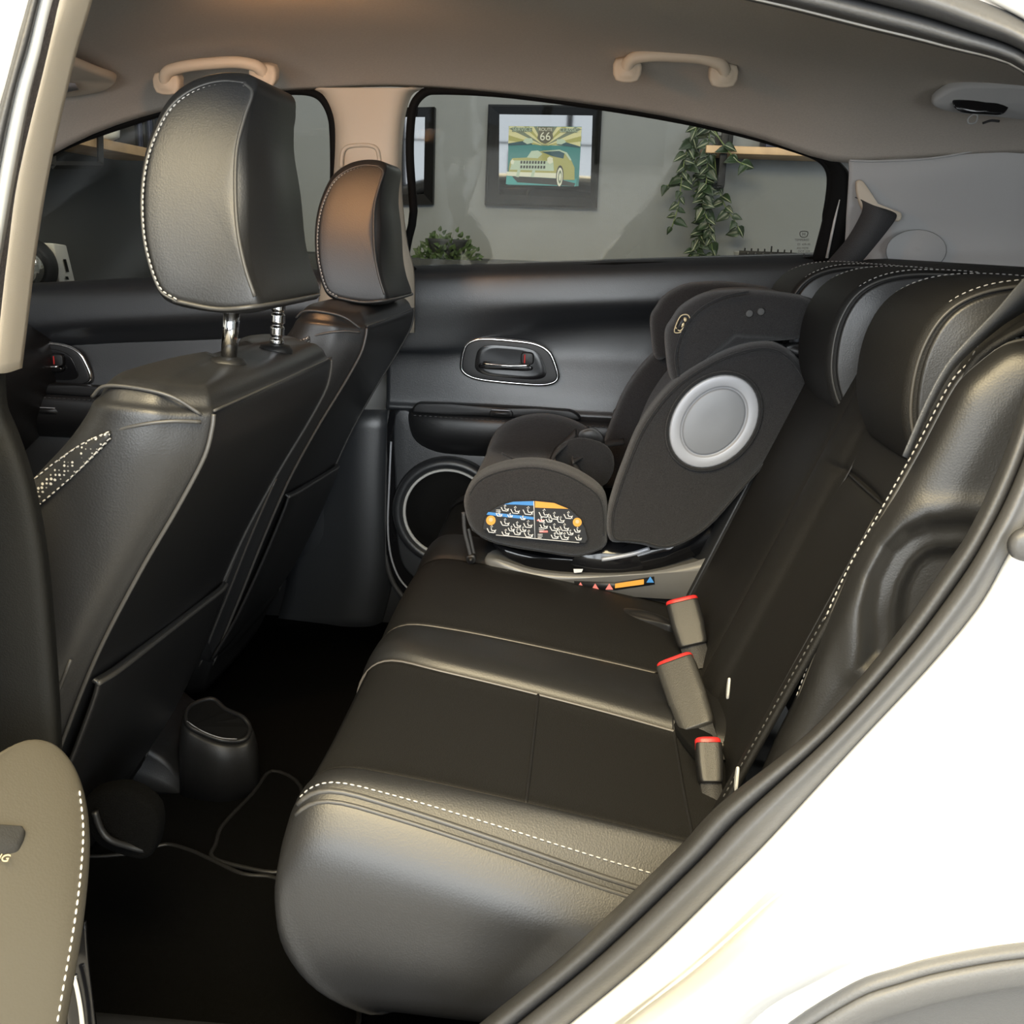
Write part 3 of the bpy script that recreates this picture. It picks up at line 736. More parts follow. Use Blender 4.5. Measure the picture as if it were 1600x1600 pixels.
# speaker, pocket and gloss lower moulding
sc_ = P(700, 802, y=.640)
speaker(rd, sc_, .096)
tube('chrome_line', PY([(611, 690), (608, 760), (606, 820), (610, 865), (622, 900), (640, 922), (662, 940)], .655), .0024, M['satin'], rd)
pillow('gloss_moulding', PY([(610, 640), (606, 760), (604, 850), (616, 900), (650, 940), (720, 950), (720, 700), (660, 650)], .672), (0, 1, 0), .016, M['gloss'], rd, r=.005, bulge=.001, nr=4)
pillow('inner_panel', PY([(618, 645), (655, 648), (690, 690), (780, 715), (860, 740), (860, 900), (700, 925), (640, 895), (622, 850), (618, 760)], .664), (0, 1, 0), .018, M['softpad'], rd, r=.006, bulge=.001, nr=4)
tube('door_edge_rubber', PY([(607, 640), (604, 760), (602, 850), (612, 905), (640, 945)], .675), .006, M['rubber'], rd)
# windows
WR = [(650, 426), (646, 330), (640, 240), (644, 172), (656, 150), (676, 141), (800, 147), (1000, 175), (1150, 205), (1262, 238), (1290, 254), (1299, 280), (1292, 335), (1275, 406), (960, 416)]
WF = [(14, 454), (28, 300), (36, 268), (80, 238), (130, 215), (250, 175), (330, 152), (440, 142), (486, 144), (508, 160), (520, 195), (521, 300), (512, 390), (502, 441), (250, 447)]
wr = window(rd, WR, 'r', None); wf = window(fd, WF, 'f', None)
def seal(par, pts, r, nm='window_seal'):
    q = cr([p+V(0, .002, 0) for p in pts], 5, True)
    MB().tube(q, r, 8, True).build(nm, M['rubber'] if 0 else M['matte'], par)
seal(rd, wr, .0085); seal(fd, wf, .0085)
# thick black band at the rear edge of the rear window with its pale slit
bl = [(1262, 236), (1287, 250), (1300, 278), (1293, 335), (1273, 412)]
br = [(1275, 236), (1308, 254), (1326, 285), (1322, 350), (1305, 412)]
def bro(f, y): return [P(a[0]+(b[0]-a[0])*f, a[1]+(b[1]-a[1])*f, y=y+(425-a[1])/283*-.045) for a, b in zip(bl, br)]
patch('window_band', [bro(-.15, .66), bro(0, .648), bro(.5, .640), bro(1, .640), bro(1.2, .66)], M['matte'], rd, nu=6, nv=3, thick=.004)
MB().tube([P(1312, 312, y=.612), P(1304, 345, y=.618), P(1292, 403, y=.630)], [.001, .0025, .003], 6).build('window_slit', M['offwhite'], rd)
# etched marking on the rear window: small emblem and rows of fine print
ex = V(1, 0, .04)
def glass_txt(s, px, py, size):
    p = P(px, py, y=.6465-(425-py)/283*.045+.004)
    text('glass_marking', s, size, frame_mat(p, ex, V(0, .2, 1)), M['ink'], rd, ext=.0002)
glass_txt('H', 1256, 366, .009)
p = P(1256, 366, y=.640)
lp = [p+V(a, 0, b) for a, b in ((-.0055, -.0048), (.0055, -.0048), (.007, .0048), (-.007, .0048))]
MB().tube(cr(lp, 3, True), .0008, 5, True).build('glass_emblem', M['ink'], rd)
glass_txt('TEMPERED', 1253, 375, .006); glass_txt('E3  43R-00', 1256, 382, .0055)
glass_txt('AS2 M270', 1254, 388, .0055); glass_txt('DOT 239', 1256, 393, .006); glass_txt('^', 1256, 401, .016)
# ================================================================== OPEN NEAR DOOR
od = thing('rear_door', 'open near rear door, its stitched armrest panel cut off at the lower left', 'car door', (-.45, -.85, .4))
oe = [(-60, 1225), (-20, 1205), (5, 1188), (30, 1168), (58, 1159), (88, 1167), (113, 1196), (128, 1240), (134, 1300), (130, 1370), (120, 1450), (106, 1530), (92, 1610), (80, 1690)]
def odp(a, b): return P(a, b, z=.725-.14*max(0, (b-1160))/440.0+(60-a)*.0002)
ed = [odp(a, b) for a, b in oe]
inn = [odp(a, b) for a, b in [(-140, 1290), (-130, 1280), (-120, 1275), (-110, 1270), (-100, 1275), (-90, 1290), (-85, 1310), (-80, 1335), (-80, 1365), (-80, 1415), (-85, 1470), (-90, 1550), (-95, 1630), (-100, 1700)]]
def lrp(f, d=0): return [a.lerp(b, f)+V(0, 0, d) for a, b in zip(ed, inn)]
back = [p+V(-.06, .02, -.07) for p in ed]; rim = [p+V(-.001, .002, -.012) for p in ed]
patch('armrest_panel', [back, rim, lrp(0, -.002), lrp(.05, .003), lrp(.2, .005), lrp(.5, .005), lrp(1.0, .003)], M['doorleather_lit'], od, nu=5, nv=4, thick=.003)
dashes('armrest_stitching', [a.lerp(b, .022)+V(.001, -.001, .0042) for a, b in zip(ed[7:], inn[7:])], M['stitch'], od, L=.0042, gap=.0022, r=.0009)
hb = [odp(a, b)+V(0, 0, .005) for a, b in ((-60, 1308), (-20, 1307), (20, 1306), (45, 1312), (62, 1328), (65, 1350), (58, 1378), (45, 1390), (10, 1393), (-60, 1395))]
pillow('switch_bezel', hb, (0, 0, 1), .008, M['plastic'], od, r=.003, bulge=-.001, nr=3)
pillow('pull_switch', [odp(a, b)+V(0, 0, .011) for a, b in ((-60, 1318), (38, 1318), (34, 1342), (22, 1350), (-60, 1352))], (0, .3, 1), .008, M['bucklegrey'], od, r=.003, bulge=.001, nr=3)
q = odp(4, 1364)+V(0, 0, .012)
text('switch_lettering', 'NG', .0085, frame_mat(q, V(1, 0, 0), V(0, .9, .3)), M['gold'], od)
patch('gloss_trim', [[P(a, b, y=-.838) for a, b in ((128+o, 1440), (132+o, 1500), (140+o, 1570), (150+o, 1660))] for o in (-40, -6, 2, 6)], M['gloss'], od, nu=4, nv=3, thick=.004)
tube('chrome_line', PY([(116, 1524), (122, 1550), (127, 1580), (131, 1620), (134, 1660)], -.846), .0024, M['chrome'], od)
# ================================================================== FRONT SEATS
def make_front_seat():
    YC = -.35
    t = thing('front_seat', 'near black leather front seat with headrest raised on chrome posts, left of the photo', 'car seat', (-.55, YC, .25))
    S = [(.27, -.655, .165, .13), (.34, -.625, .20, .16), (.42, -.59, .215, .18), (.50, -.555, .225, .185), (.60, -.513, .232, .185), (.70, -.468, .236, .18), (.79, -.419, .237, .165), (.86, -.377, .236, .148),
         (.91, -.350, .234, .128), (.938, -.3425, .231, .115), (.950, -.3415, .229, .110), (.956, -.345, .222, .102)]
    def sec(z, xb, w, d, dz=0):
        def q(f, v, k=0): return V(xb-f, YC+v, z+k*.35+dz*(1-(v/w)**2))
        hv = [(-.0, -w*.97), (-.004, -w*.6), (-.006, 0), (-.004, w*.6), (-.0, w*.97)]
        r = [q(f, v) for f, v in hv]
        r += [q(.008, w+.002), q(.03, w+.016, .004), q(d*.45, w+.026, .012), q(d*.8, w+.026, .02), q(d*1.0, w+.006, .02), q(d*1.02, w-.03, .02), q(d*.86, w-.075, .01), q(d*.78, w*.4, .01), q(d*.78, -w*.4, .01),
              q(d*.86, -(w-.075), .01), q(d*1.02, -(w-.03), .02), q(d*1.0, -(w+.006), .02), q(d*.8, -(w+.026), .02), q(d*.45, -(w+.026), .012), q(.03, -(w+.016), .004), q(.008, -(w+.002))]
        return r
    secs = [sec(*s) for s in S]
    top = sec(*S[-1])
    cx = S[-1][1]-.055
    for k, (sc, up) in enumerate(((.93, .010), (.78, .018), (.5, .0225), (.2, .024))):
        secs.append([V(cx+(p.x-cx)*sc, YC+(p.y-YC)*(sc*.4+.6 if sc > .6 else sc*.9+.1), p.z+up*(1-.0*k)) for p in top])
    loft('backrest', secs, M['leather'], t, nr=4, ns=4)
    # piping round the back panel
    for s in (-1, 1):
        pts = [V(xb+.001, YC+s*(w*.985), z) for z, xb, w, d in S[1:-1]]
        tube('back_piping', pts, .0022, M['pipe'], t)
        pts = [V(xb-.030, YC+s*(w+.0165), z+.002) for z, xb, w, d in S[1:6]]
        tube('side_band', [p for p in pts], .003, M['pipe'], t)
        pts = [V(xb-.018, YC+s*(w+.0105), z+.002) for z, xb, w, d in S[1:6]]
        tube('side_band', [p for p in pts], .002, M['pipe'], t)
    z, xb, w, d = S[-2]
    tube('top_piping', [V(xb+.001, YC-w*.98, z+.003)]+[V(xb+.003, YC+w*f, z+.0035) for f in (-.6, 0, .6)]+[V(xb+.001, YC+w*.98, z+.003)], .0014, M['pipe'], t)
    dashes('top_stitching', [V(xb-.010, YC-w*.9, z+.0105), V(xb-.008, YC, z+.0125), V(xb-.010, YC+w*.9, z+.0105)], M['stitch_d'], t, L=.006, gap=.004, r=.001)
    # shoulder seam and perforated side strip
    for s in (-1, 1):
        yo = YC+s*.2575
        a = [V(-.349, YC+s*.2365, .944), V(-.37, YC+s*.250, .946), V(-.395, yo, .943), V(-.425, yo, .934), V(-.46, yo-s*.004, .915)]
        tube('shoulder_piping', a, .0018, M['pipe'], t)
        a = [V(-.350, YC+s*.232, .950), V(-.372, YC+s*.240, .966), V(-.40, YC+s*.243, .973), V(-.435, YC+s*.242, .974), V(-.452, YC+s*.235, .962)]
        tube('shoulder_piping', a, .0018, M['pipe'], t)
        up = [V(-.424, yo+s*.004, .936), V(-.447, yo+s*.005, .925), V(-.472, yo+s*.006, .908), V(-.50, yo+s*.006, .886), V(-.53, yo+s*.006, .862)]
        lo = [V(-.424, yo+s*.004, .930), V(-.441, yo+s*.005, .912), V(-.465, yo+s*.006, .889), V(-.492, yo+s*.006, .866), V(-.522, yo+s*.006, .842)]
        patch('perforated_strip', [up, [a_.lerp(b_, .5)+V(0, s*.003, 0) for a_, b_ in zip(up, lo)], lo], M['perf'], t, nu=5, nv=4, thick=.004)
        dashes('strip_stitching', [p+V(0, s*.003, 0) for p in up], M['stitch'], t, L=.0036, gap=.0026, r=.0008)
        dashes('strip_stitching', [p+V(0, s*.003, 0) for p in lo], M['stitch'], t, L=.0036, gap=.0026, r=.0008)
    tg = V(-.508, YC-.264, .842)
    tag_ = MB().box(tg, (.016, .003, .014)).build('care_tag', M['plastic'], t, bevel=.001)
    text('tag_lettering', 'LG', .009, frame_mat(tg+V(0, -.002, 0), V(1, 0, .1), V(0, 0, 1)), M['white'], t)
    # map pocket on the back: upper lip slants across
    rows = []
    for zf, off in ((1.0, .006), (.985, .013), (.9, .016), (.6, .017), (.25, .013), (0, .002)):
        r = []
        for v in (-.96, -.8, -.4, 0, .4, .8, .96):
            zt = .668-.045*((v+.96)/1.92)
            z = .36+(zt-.36)*zf
            xb = interp([(a, b) for a, b, c, d in S], z)
            r.append(V(xb+off-.004*(abs(v) > .9), YC+v*.228, z))
        rows.append(r)
    patch('seat_pocket', rows, M['leather'], t, nu=5, nv=5, thick=.004)
    tube('pocket_lip', [p+V(.001, 0, .001) for p in rows[1]], .003, M['pipe'], t)
    # lower seat: cushion, side shield, rails
    loft('seat_cushion', [[V(x, YC-.26*s, .40), V(x, YC-.25*s, .47), V(x, YC-.19*s, .50), V(x, YC, .48), V(x, YC+.19*s, .50), V(x, YC+.25*s, .47), V(x, YC+.26*s, .40), V(x, YC+.2*s, .34), V(x, YC-.2*s, .34)] for x, s in ((-.62, .9), (-.70, 1), (-.9, 1), (-1.05, .97), (-1.10, .88))], M['leather'], t, nr=4, ns=4)
    for s in (-1, 1): MB().box((-.92, YC+s*.20, .285), (.46, .035, .07)).build('seat_rail', M['matte'], t, bevel=.008)
    tube('rail_cover', [P(148, 1268, y=-.56), P(158, 1296, y=-.56), P(172, 1312, y=-.56), P(200, 1322, y=-.55), P(228, 1328, y=-.54), P(244, 1318, y=-.52)], .0038, M['plastic'], t)
    pillow('rail_end_cover', PY([(140, 1240), (150, 1295), (172, 1318), (228, 1334), (248, 1318), (250, 1260), (200, 1225)], -.53), (0, 1, 0), .03, M['carpet'], t, r=.008, nr=4)
    # sleeves and posts
    for x, y in ((-.381, -.42), (-.372, -.275)):
        sl = MB().lathe([(.021, -.016), (.0205, .004), (.017, .009), (.008, .011)], (x, y, .974), (0, 0, 1), 24).build('post_sleeve', M['plastic'], t)
    # headrest
    ol = [(-.415, 1.040), (-.432, 1.052), (-.445, 1.09), (-.4495, 1.13), (-.4475, 1.168), (-.439, 1.20), (-.423, 1.230), (-.399, 1.248), (-.372, 1.256), (-.345, 1.255), (-.336, 1.246), (-.343, 1.222), (-.351, 1.19), (-.352, 1.15), (-.347, 1.11), (-.338, 1.075), (-.328, 1.047), (-.334, 1.037), (-.37, 1.034)]
    hy = -.352
    def tp(p):
        v = p.y-hy; k = max(0, min(1, (p.z-1.04)/.215))
        bx = (1-(v/.125)**2)
        back = max(0, min(1, (p.x+.41)/.06))
        back = back*back*(3-2*back)
        dip = .020*math.exp(-((p.z-1.155)/.055)**2)
        return V(p.x+((.012-.006*k)*bx+dip*(1-(v/.125)**6))*back-.012*bx*(1-back)-.006*k, hy+v*(1.0-.42*k**1.6), p.z+.010*k+.010*bx*max(0, (p.z-1.2)/.05))
    hr = pillow('headrest', [V(a, hy, b) for a, b in ol], (0, 1, 0), .244, M['leather'], t, r=.012, bulge=.0, nr=5, taper=tp)
    for s in (-1, 1):
        f_ = [tp(V(a+(.0015 if i else .003), hy+s*.1215, b-.001)) for i, (a, b) in enumerate(ol[:10])]
        c_ = V(-.39, 0, 1.14)
        def inr(p, k): return V(p.x+(c_.x-p.x)*k, p.y, p.z+(c_.z-p.z)*k)
        tube('headrest_piping', [inr(p, .05)+V(0, s*.0006, 0) for p in f_], .0016, M['pipe'], hr)
        dashes('headrest_stitching', [inr(p, .075)+V(0, s*.0025, 0) for p in f_], M['stitch'], hr, L=.0040, gap=.0018, r=.0009)
        b_ = [tp(V(a, hy+s*.1215, b)) for a, b in ol[9:17]]
        tube('headrest_piping', [inr(p, .06)+V(0, s*.0012, 0) for p in b_], .0020, M['pipe'], hr)
    tube('headrest_base_seam', [tp(V(a, hy+v, b-.001)) for a, b, v in ((-.415, 1.046, -.121), (-.37, 1.040, -.123), (-.332, 1.044, -.121), (-.325, 1.046, -.06), (-.325, 1.046, .06), (-.332, 1.044, .121))], .0022, M['pipe'], hr)
    tube('headrest_post', [V(-.379, -.42, .985), V(-.373, -.42, 1.045)], .0085, M['chrome'], hr, n=1, seg=20)
    p0, p1 = V(-.370, -.275, .985), V(-.366, -.275, 1.045)
    pts, rr = [], []
    for i in range(37):
        f_ = i/36; pts.append(p0.lerp(p1, f_)); rr.append(.0085 if (i % 9) not in (4, 5) else .0066)
    MB().tube(pts, rr, 20).build('headrest_post', M['chrome'], hr)
    return t
# perforated leather with light dots
m = mat('perforated_leather', (.03, .03, .03), .5)
nt = m.node_tree; tc = nt.nodes.new('ShaderNodeTexCoord'); vo = nt.nodes.new('ShaderNodeTexVoronoi'); vo.inputs['Scale'].default_value = 230; vo.inputs['Randomness'].default_value = .25
cr_ = nt.nodes.new('ShaderNodeValToRGB'); cr_.color_ramp.elements[0].position = .27; cr_.color_ramp.elements[1].position = .36
cr_.color_ramp.elements[0].color = (.5, .48, .44, 1); cr_.color_ramp.elements[1].color = (.02, .02, .02, 1)
nt.links.new(tc.outputs['Object'], vo.inputs['Vector']); nt.links.new(vo.outputs['Distance'], cr_.inputs[0]); nt.links.new(cr_.outputs[0], nt.nodes['Principled BSDF'].inputs['Base Color'])
M['perf'] = m
s1 = make_front_seat()
s2 = copy_tree(s1)
s2.location = s1.location+V(-.004, .70, .022)
s2['label'] = 'far black leather front seat with lowered headrest, in front of the door pillar'
for c in kids(s2):
    if c.name.startswith('rail_'): bpy.data.objects.remove(c); continue
    if c.name.startswith('headrest'): c.location = c.location+V(0.0, -.004, -.055)
# ================================================================== CENTRE CONSOLE
cc = thing('center_console', 'low black console end with open bin between the front seats', 'console', (-.7, 0, .25))
ctr = V(-.56, 0, .345)
loft('console_body', [[V(x, -w, .25), V(x, -w*.98, h-.02), V(x, -w*.9, h), V(x, 0, h+.003), V(x, w*.9, h), V(x, w*.98, h-.02), V(x, w, .25)] for x, w, h in ((-1.2, .10, .50), (-.9, .105, .47), (-.72, .105, .40), (-.66, .10, .34), (-.62, .095, .31), (-.60, .09, .28), (-.59, .08, .26))], M['plastic'], cc, nr=3, ns=4)
rim_ = [P(a, b, y=y) for a, b, y in ((330, 1092, -.02), (352, 1108, -.03), (378, 1120, -.04), (390, 1136, -.05), (386, 1152, -.07), (370, 1158, -.08), (345, 1156, -.09), (315, 1145, -.09), (292, 1130, -.085), (296, 1105, -.05))]
tube('bin_rim', rim_, .004, M['plastic'], cc, closed=True)
tube('bin_rim_chrome', [rim_[5]+V(0, 0, .003), rim_[6]+V(0, 0, .003), rim_[7]+V(0, 0, .003), rim_[8]+V(0, 0, .003)], .0014, M['satin'], cc)
ngon('bin_shade_sheet', [p+V(0, 0, -.001) for p in cr(rim_, 4, True)], M['matte'], cc, thick=.002)  # black sheet closing the rim, standing in for shade inside the bin
rq = cr(rim_, 4, True); rc = sum(rq, Vector())/len(rq)
def rout(p, k, z): d = (p-rc); d.z = 0; d.normalize(); return V(p.x+d.x*k, p.y+d.y*k, z if z else p.z-.004)
MB().grid([[rout(p, 0, 0) for p in rq], [rout(p, .006, p.z-.010) for p in rq], [rout(p, .010, p.z-.03) for p in rq], [rout(p, .014, .25) for p in rq]], closed=True).build('bin_body', M['plastic'], cc, thick=.003)
# ================================================================== FLOOR MATS
def matobj(pts, z, lab):
    t = thing('floor_mat', lab, 'floor mat', (sum(p.x for p in pts)/len(pts), sum(p.y for p in pts)/len(pts), z))
    q = cr(pts, 4, True)
    link('mat_pile', [p for p in q]+[V(p.x, p.y, p.z-.008) for p in q], [tuple(range(len(q)))]+[(i, (i+1) % len(q), len(q)+(i+1) % len(q), len(q)+i) for i in range(len(q))], M['carpet'], t, smooth=False)
    MB().tube(q, .0035, 6, True).build('mat_edging', M['plastic'], t)
zf = .262
matobj([P(a, b, z=zf) for a, b in ((120, 1345), (165, 1338), (205, 1334), (240, 1324), (265, 1320), (300, 1330), (335, 1346), (380, 1366), (430, 1372), (470, 1400), (560, 1560), (500, 1680), (250, 1700), (120, 1600))], zf, 'black carpet mat on the near rear footwell floor')
matobj([P(a, b, z=zf) for a, b in ((425, 1205), (395, 1240), (348, 1290), (337, 1320), (332, 1340), (380, 1355), (440, 1362), (470, 1330), (470, 1230))], zf, 'small black carpet mat over the tunnel between the footwells')
# ================================================================== ROOF FITTINGS
def grab(name, pl, pr_, y0, sag, lab):
    """pl, pr_: pixel ends; y0 lateral position; the bar stands off the lining"""
    a, b = P(*pl, y=y0), P(*pr_, y=y0)
    t = thing('grab_handle', lab, 'grab handle', (a+b)/2, 'roof grab handles')
    d = (b-a)
    pts = [a, a+V(0, -.010, .010), a+d*.06+V(0, -.018, .019), a+d*.25+V(0, -.022, .024), a+d*.5+V(0, -.022, .025), a+d*.75+V(0, -.022, .024), a+d*.94+V(0, -.018, .017), b+V(0, -.010, .008), b]
    c = cr(pts, 5); m_ = MB(); rows = []
    for i, p in enumerate(c):
        tt = (c[min(i+1, len(c)-1)]-c[max(i-1, 0)]).normalized()
        s_ = tt.cross(V(0, -.35, .9)).normalized(); u_ = s_.cross(tt)
        e = abs(2*i/(len(c)-1)-1); w, h = .0095+.005*e**4, .010+.006*e**4
        rows.append([p+s_*w*math.cos(k*math.pi/6)+u_*h*math.sin(k*math.pi/6) for k in range(12)])
    m_.grid(rows, closed=True, cap=True).build('grip', M['beige_pl'], t)
    for p in (a, b): pillow('end_mount', [p+V(x, .004, z) for x, z in ((-.019, -.012), (.019, -.012), (.021, .020), (-.021, .020))], (0, 1, .3), .03, M['beige_pl'], t, r=.006, nr=3)
    return t
g1 = grab('g', (980, 112), (1130, 120), .40, 0, 'beige roof grab handle above the far rear window')
g2 = grab('g', (262, 132), (412, 120), .42, 0, 'beige roof grab handle above the far front window, partly behind the near headrest')
sv = thing('sun_visor', 'folded beige sun visor with a small warning label, far upper left', 'sun visor', P(130, 110, y=.42))
lp = [P(a, b, y=y) for a, b, y in ((20, 56, 0.210), (80, 80, 0.250), (150, 108, 0.370), (182, 122, 0.450), (160, 138, 0.480), (90, 148, 0.480), (10, 150, 0.470), (-30, 120, 0.350))]
pillow('visor_panel', lp, V(.2, .25, .95), .016, M['beige_pl'], sv, r=.006, bulge=.001, nr=4)
q = P(100, 130, y=.44)
link('warning_label', [P(a, b, y=y)+V(0, -.012, -.006) for a, b, y in ((78, 122, 0.370), (122, 126, 0.400), (128, 136, 0.420), (80, 146, 0.420))], [(0, 1, 2, 3)], M['satin'], sv, thick=.0005)
for k in range(3):
    MB().tube([P(82, 128+k*5, y=.44)+V(0, -.014, -.007), P(116-k*3, 130+k*4, y=.455)+V(0, -.014, -.007)], .0008, 5).build('label_print', M['ink'], sv)
cl = thing('cargo_lamp', 'small unlit roof lamp with dark lens at the upper right of the lining', 'lamp', P(1540, 160, y=0.390))
n = V(0, -.55, -.8).normalized()
pillow('lamp_housing', [P(a, b, y=y) for a, b, y in ((1455, 158, 0.390), (1480, 135, 0.370), (1520, 127, 0.360), (1600, 128, 0.350), (1660, 150, 0.350), (1640, 180, 0.380), (1580, 180, 0.400), (1500, 172, 0.405))], n, .020, M['grey_pl'], cl, r=.008, bulge=.002, nr=4)
pillow('lamp_lens', [P(a, b, y=0.375)+n*.006 for a, b in ((1490, 152), (1540, 147), (1576, 150), (1570, 168), (1555, 172), (1500, 167))], n, .012, M['gloss'], cl, r=.004, nr=4)
lp = [P(a, b, y=0.390)+n*.004 for a, b in ((1512, 183), (1520, 176), (1527, 178), (1524, 188), (1514, 190))]
MB().tube(cr(lp, 3, True), .0015, 6, True).build('coat_hook', M['grey_pl'], cl)
tube('switch_mark', [P(a, b, y=0.395)+n*.006 for a, b in ((1535, 188), (1548, 184), (1561, 185))], .002, M['plastic'], cl)
# dome lamp in the middle of the roof (just above the frame): warm bulb
dl = thing('dome_lamp', 'lit warm dome lamp in the middle of the roof lining, at the top edge', 'lamp', (-.47, -.14, 1.43))
pillow('lamp_housing', [V(-.47+a, -.14+b, 1.432) for a, b in ((-.07, -.05), (.07, -.05), (.07, .05), (-.07, .05))], (0, 0, 1), .022, M['beige_pl'], dl, r=.008, nr=4)
pillow('lamp_lens', [V(-.47+a, -.14+b, 1.420) for a, b in ((-.05, -.035), (.05, -.035), (.05, .035), (-.05, .035))], (0, 0, 1), .010, emis('warm_lens', (1.0, .55, .22), 6), dl, r=.003, nr=4)
d_ = bpy.data.lights.new('dome_bulb', 'SPOT'); d_.energy = 9.0; d_.color = (1, .50, .20); d_.shadow_soft_size = .03; d_.spot_size = math.radians(125); d_.spot_blend = .6
lo_ = bpy.data.objects.new('dome_bulb', d_); COL.objects.link(lo_); lo_.location = (-.47, -.14, 1.405); lo_.rotation_euler = (V(-.38, .45, 1.05)-V(-.47, -.14, 1.405)).to_track_quat('-Z', 'Y').to_euler()
# ================================================================== REAR BENCH
rb = thing('rear_bench', 'black leather rear bench with pale stitched edges and saddle headrests', 'car seat', (0, 0, .25))
# columns (front to rear): x, z of the top surface
CX = [(-.17, .335), (-.235, .38), (-.268, .45), (-.274, .52), (-.258, .566), (-.225, .587), (-.16, .584), (-.06, .570), (.05, .552), (.14, .536), (.22, .522), (.30, .51)]
# across: y, height gain, height fraction
CY = [(-.600, 0, 0), (-.640, 0, .10), (-.655, 0, .3), (-.652, 0, .55), (-.642, 0, .8), (-.622, -.004, .95), (-.606, .0, 1), (-.592, .007, 1), (-.576, .006, 1), (-.566, -.004, 1), (-.50, -.010, 1), (-.42, -.012, 1), (-.34, -.010, 1), (-.285, -.006, 1),
      (-.272, .006, 1), (-.245, .014, 1), (-.20, .012, 1), (-.168, .003, 1), (-.155, -.004, 1), (-.10, .004, 1), (0, .008, 1), (.10, .004, 1), (.155, -.004, 1), (.168, .003, 1), (.20, .012, 1), (.25, .014, 1), (.272, .006, 1), (.285, -.006, 1), (.42, -.012, 1), (.566, -.004, 1), (.59, .006, 1), (.62, -.004, .95), (.64, 0, .5), (.60, 0, 0)]
def cush(i, j):
    x, z = CX[i]; y, dz, h = CY[j]
    k = 0 if i < 2 else (min(1, (i-1)/4.0))
    if j == 13 or j == 14 or j == 15: y -= .055*max(0, (i-5)/6.0)
    zz = .335+(z+dz*k-.335)*h
    sh = 0
    if h < 1 and y < 0:
        sh = (1-h)**3*.20*max(0, 1-i/9.0)
        if i < 3: y += .02*(3-i)
    if h == 1 and y < -.55 and i < 4: y += .012*(4-i)/4
    if 5 < i: y -= .012*max(0, (i-5)/6.0)*(1 if y < -.55 else 0)
    k2 = max(0, min(1, (x+.25)/.34))
    if j == 6: zz -= .036*k2; y -= .010*k2
    elif j in (5, 4): zz -= .034*k2; y -= .008*k2
    elif j == 7: zz -= .016*k2
    if j in (12, 13, 14): y += .02*max(0, 1-max(0, i-3)/3.0)
    return V(x+sh, y, zz)
G = [[cush(i, j) for i in range(len(CX))] for j in range(len(CY))]
gs = surf(G, 4, 4)
ob = MB().grid(gs).build('bench_cushion', M['leather'], rb)
def jline(j, a=0, b=None, d=(0, 0, 0)):
    r = gs[j*4][a*4:(b*4+1 if b else None)]
    return [p+V(*d) for p in r]
# insert panels of woven look are a thin skin over the leather between the seams
def skin(name, j0, j1, i0, i1, m_, d=.0015):
    rows = [[p+V(0, 0, d) for p in gs[j][i0*4:i1*4+1]] for j in range(j0*4, j1*4+1)]
    return MB().grid(rows).build(name, m_, rb, thick=.002)
skin('seat_insert', 9, 13, 4, 10, M['cloth'])
skin('seat_insert', 18, 22, 3, 10, M['cloth'])
skin('seat_insert', 27, 29, 4, 10, M['cloth'])
tube('edge_piping', jline(6, 4, 11), .0030, M['pipe'], rb, n=1)
tube('edge_piping', jline(6, 4, 11, (0, -.008, -.007)), .0024, M['pipe'], rb, n=1)
dashes('edge_stitching', [p.lerp(q, .45)+V(0, 0, .002) for p, q in zip(jline(6, 4, 11), gs[7*4][16:45])], M['stitch'], rb, L=.0048, gap=.0024, r=.0009, n=1)
for j in (9, 13, 18):
    tube('seam_piping', jline(j, 3, 10, (0, 0, .002)), .0020 if j != 18 else .0016, M['pipe2'] if 'pipe2' in M else M['pipe'], rb, n=1)
for i, j0, j1 in ((7.4, 9, 13), (9.15, 8, 14)):
    c = [gs[j][int(i*4)]+V(0, 0, .0018) for j in range(j0*4, j1*4+1)]
    tube('cross_seam', c, .0024, M['plastic'], rb, n=1)
# --- backrest
def bx(z): return .205+(z-.54)*.392
BY = [(-.53, -.036), (-.515, -.036), (-.49, -.028), (-.46, -.016), (-.435, -.004), (-.38, .004), (-.30, .006), (-.235, .003), (-.215, -.006), (-.18, -.012), (-.150, -.006), (-.138, .014), (-.126, -.002), (-.08, -.004), (0, -.002), (.09, -.006), (.126, -.004), (.138, .014), (.150, -.008), (.185, -.020), (.215, -.012), (.25, .0), (.38, .004), (.46, -.014), (.52, -.034), (.55, -.02)]
BZ = [.46, .50, .56, .64, .72, .80, .845, .856, .867, .92, .98, 1.03, 1.065, 1.085, 1.09]
def backp(y, dx, z):
    x = bx(z)+dx*(1 if z < 1.04 else max(0, (1.10-z)/.06))
    if z > 1.03: x += ((z-1.03)/.06)**2*.06
    if .85 < z < .862 and -.43 < y < -.2: x += .006
    return V(x, y, z)
rows = [[backp(y, dx, z) for y, dx in BY] for z in BZ]
rows.append([V(p.x+.12, p.y, p.z+.004) for p in rows[-1]]); rows.append([V(p.x+.14, p.y, p.z-.2) for p in rows[-1]])
patch('bench_backrest', rows, M['cloth'], rb, nu=4, nv=4, thick=.006, off=0)
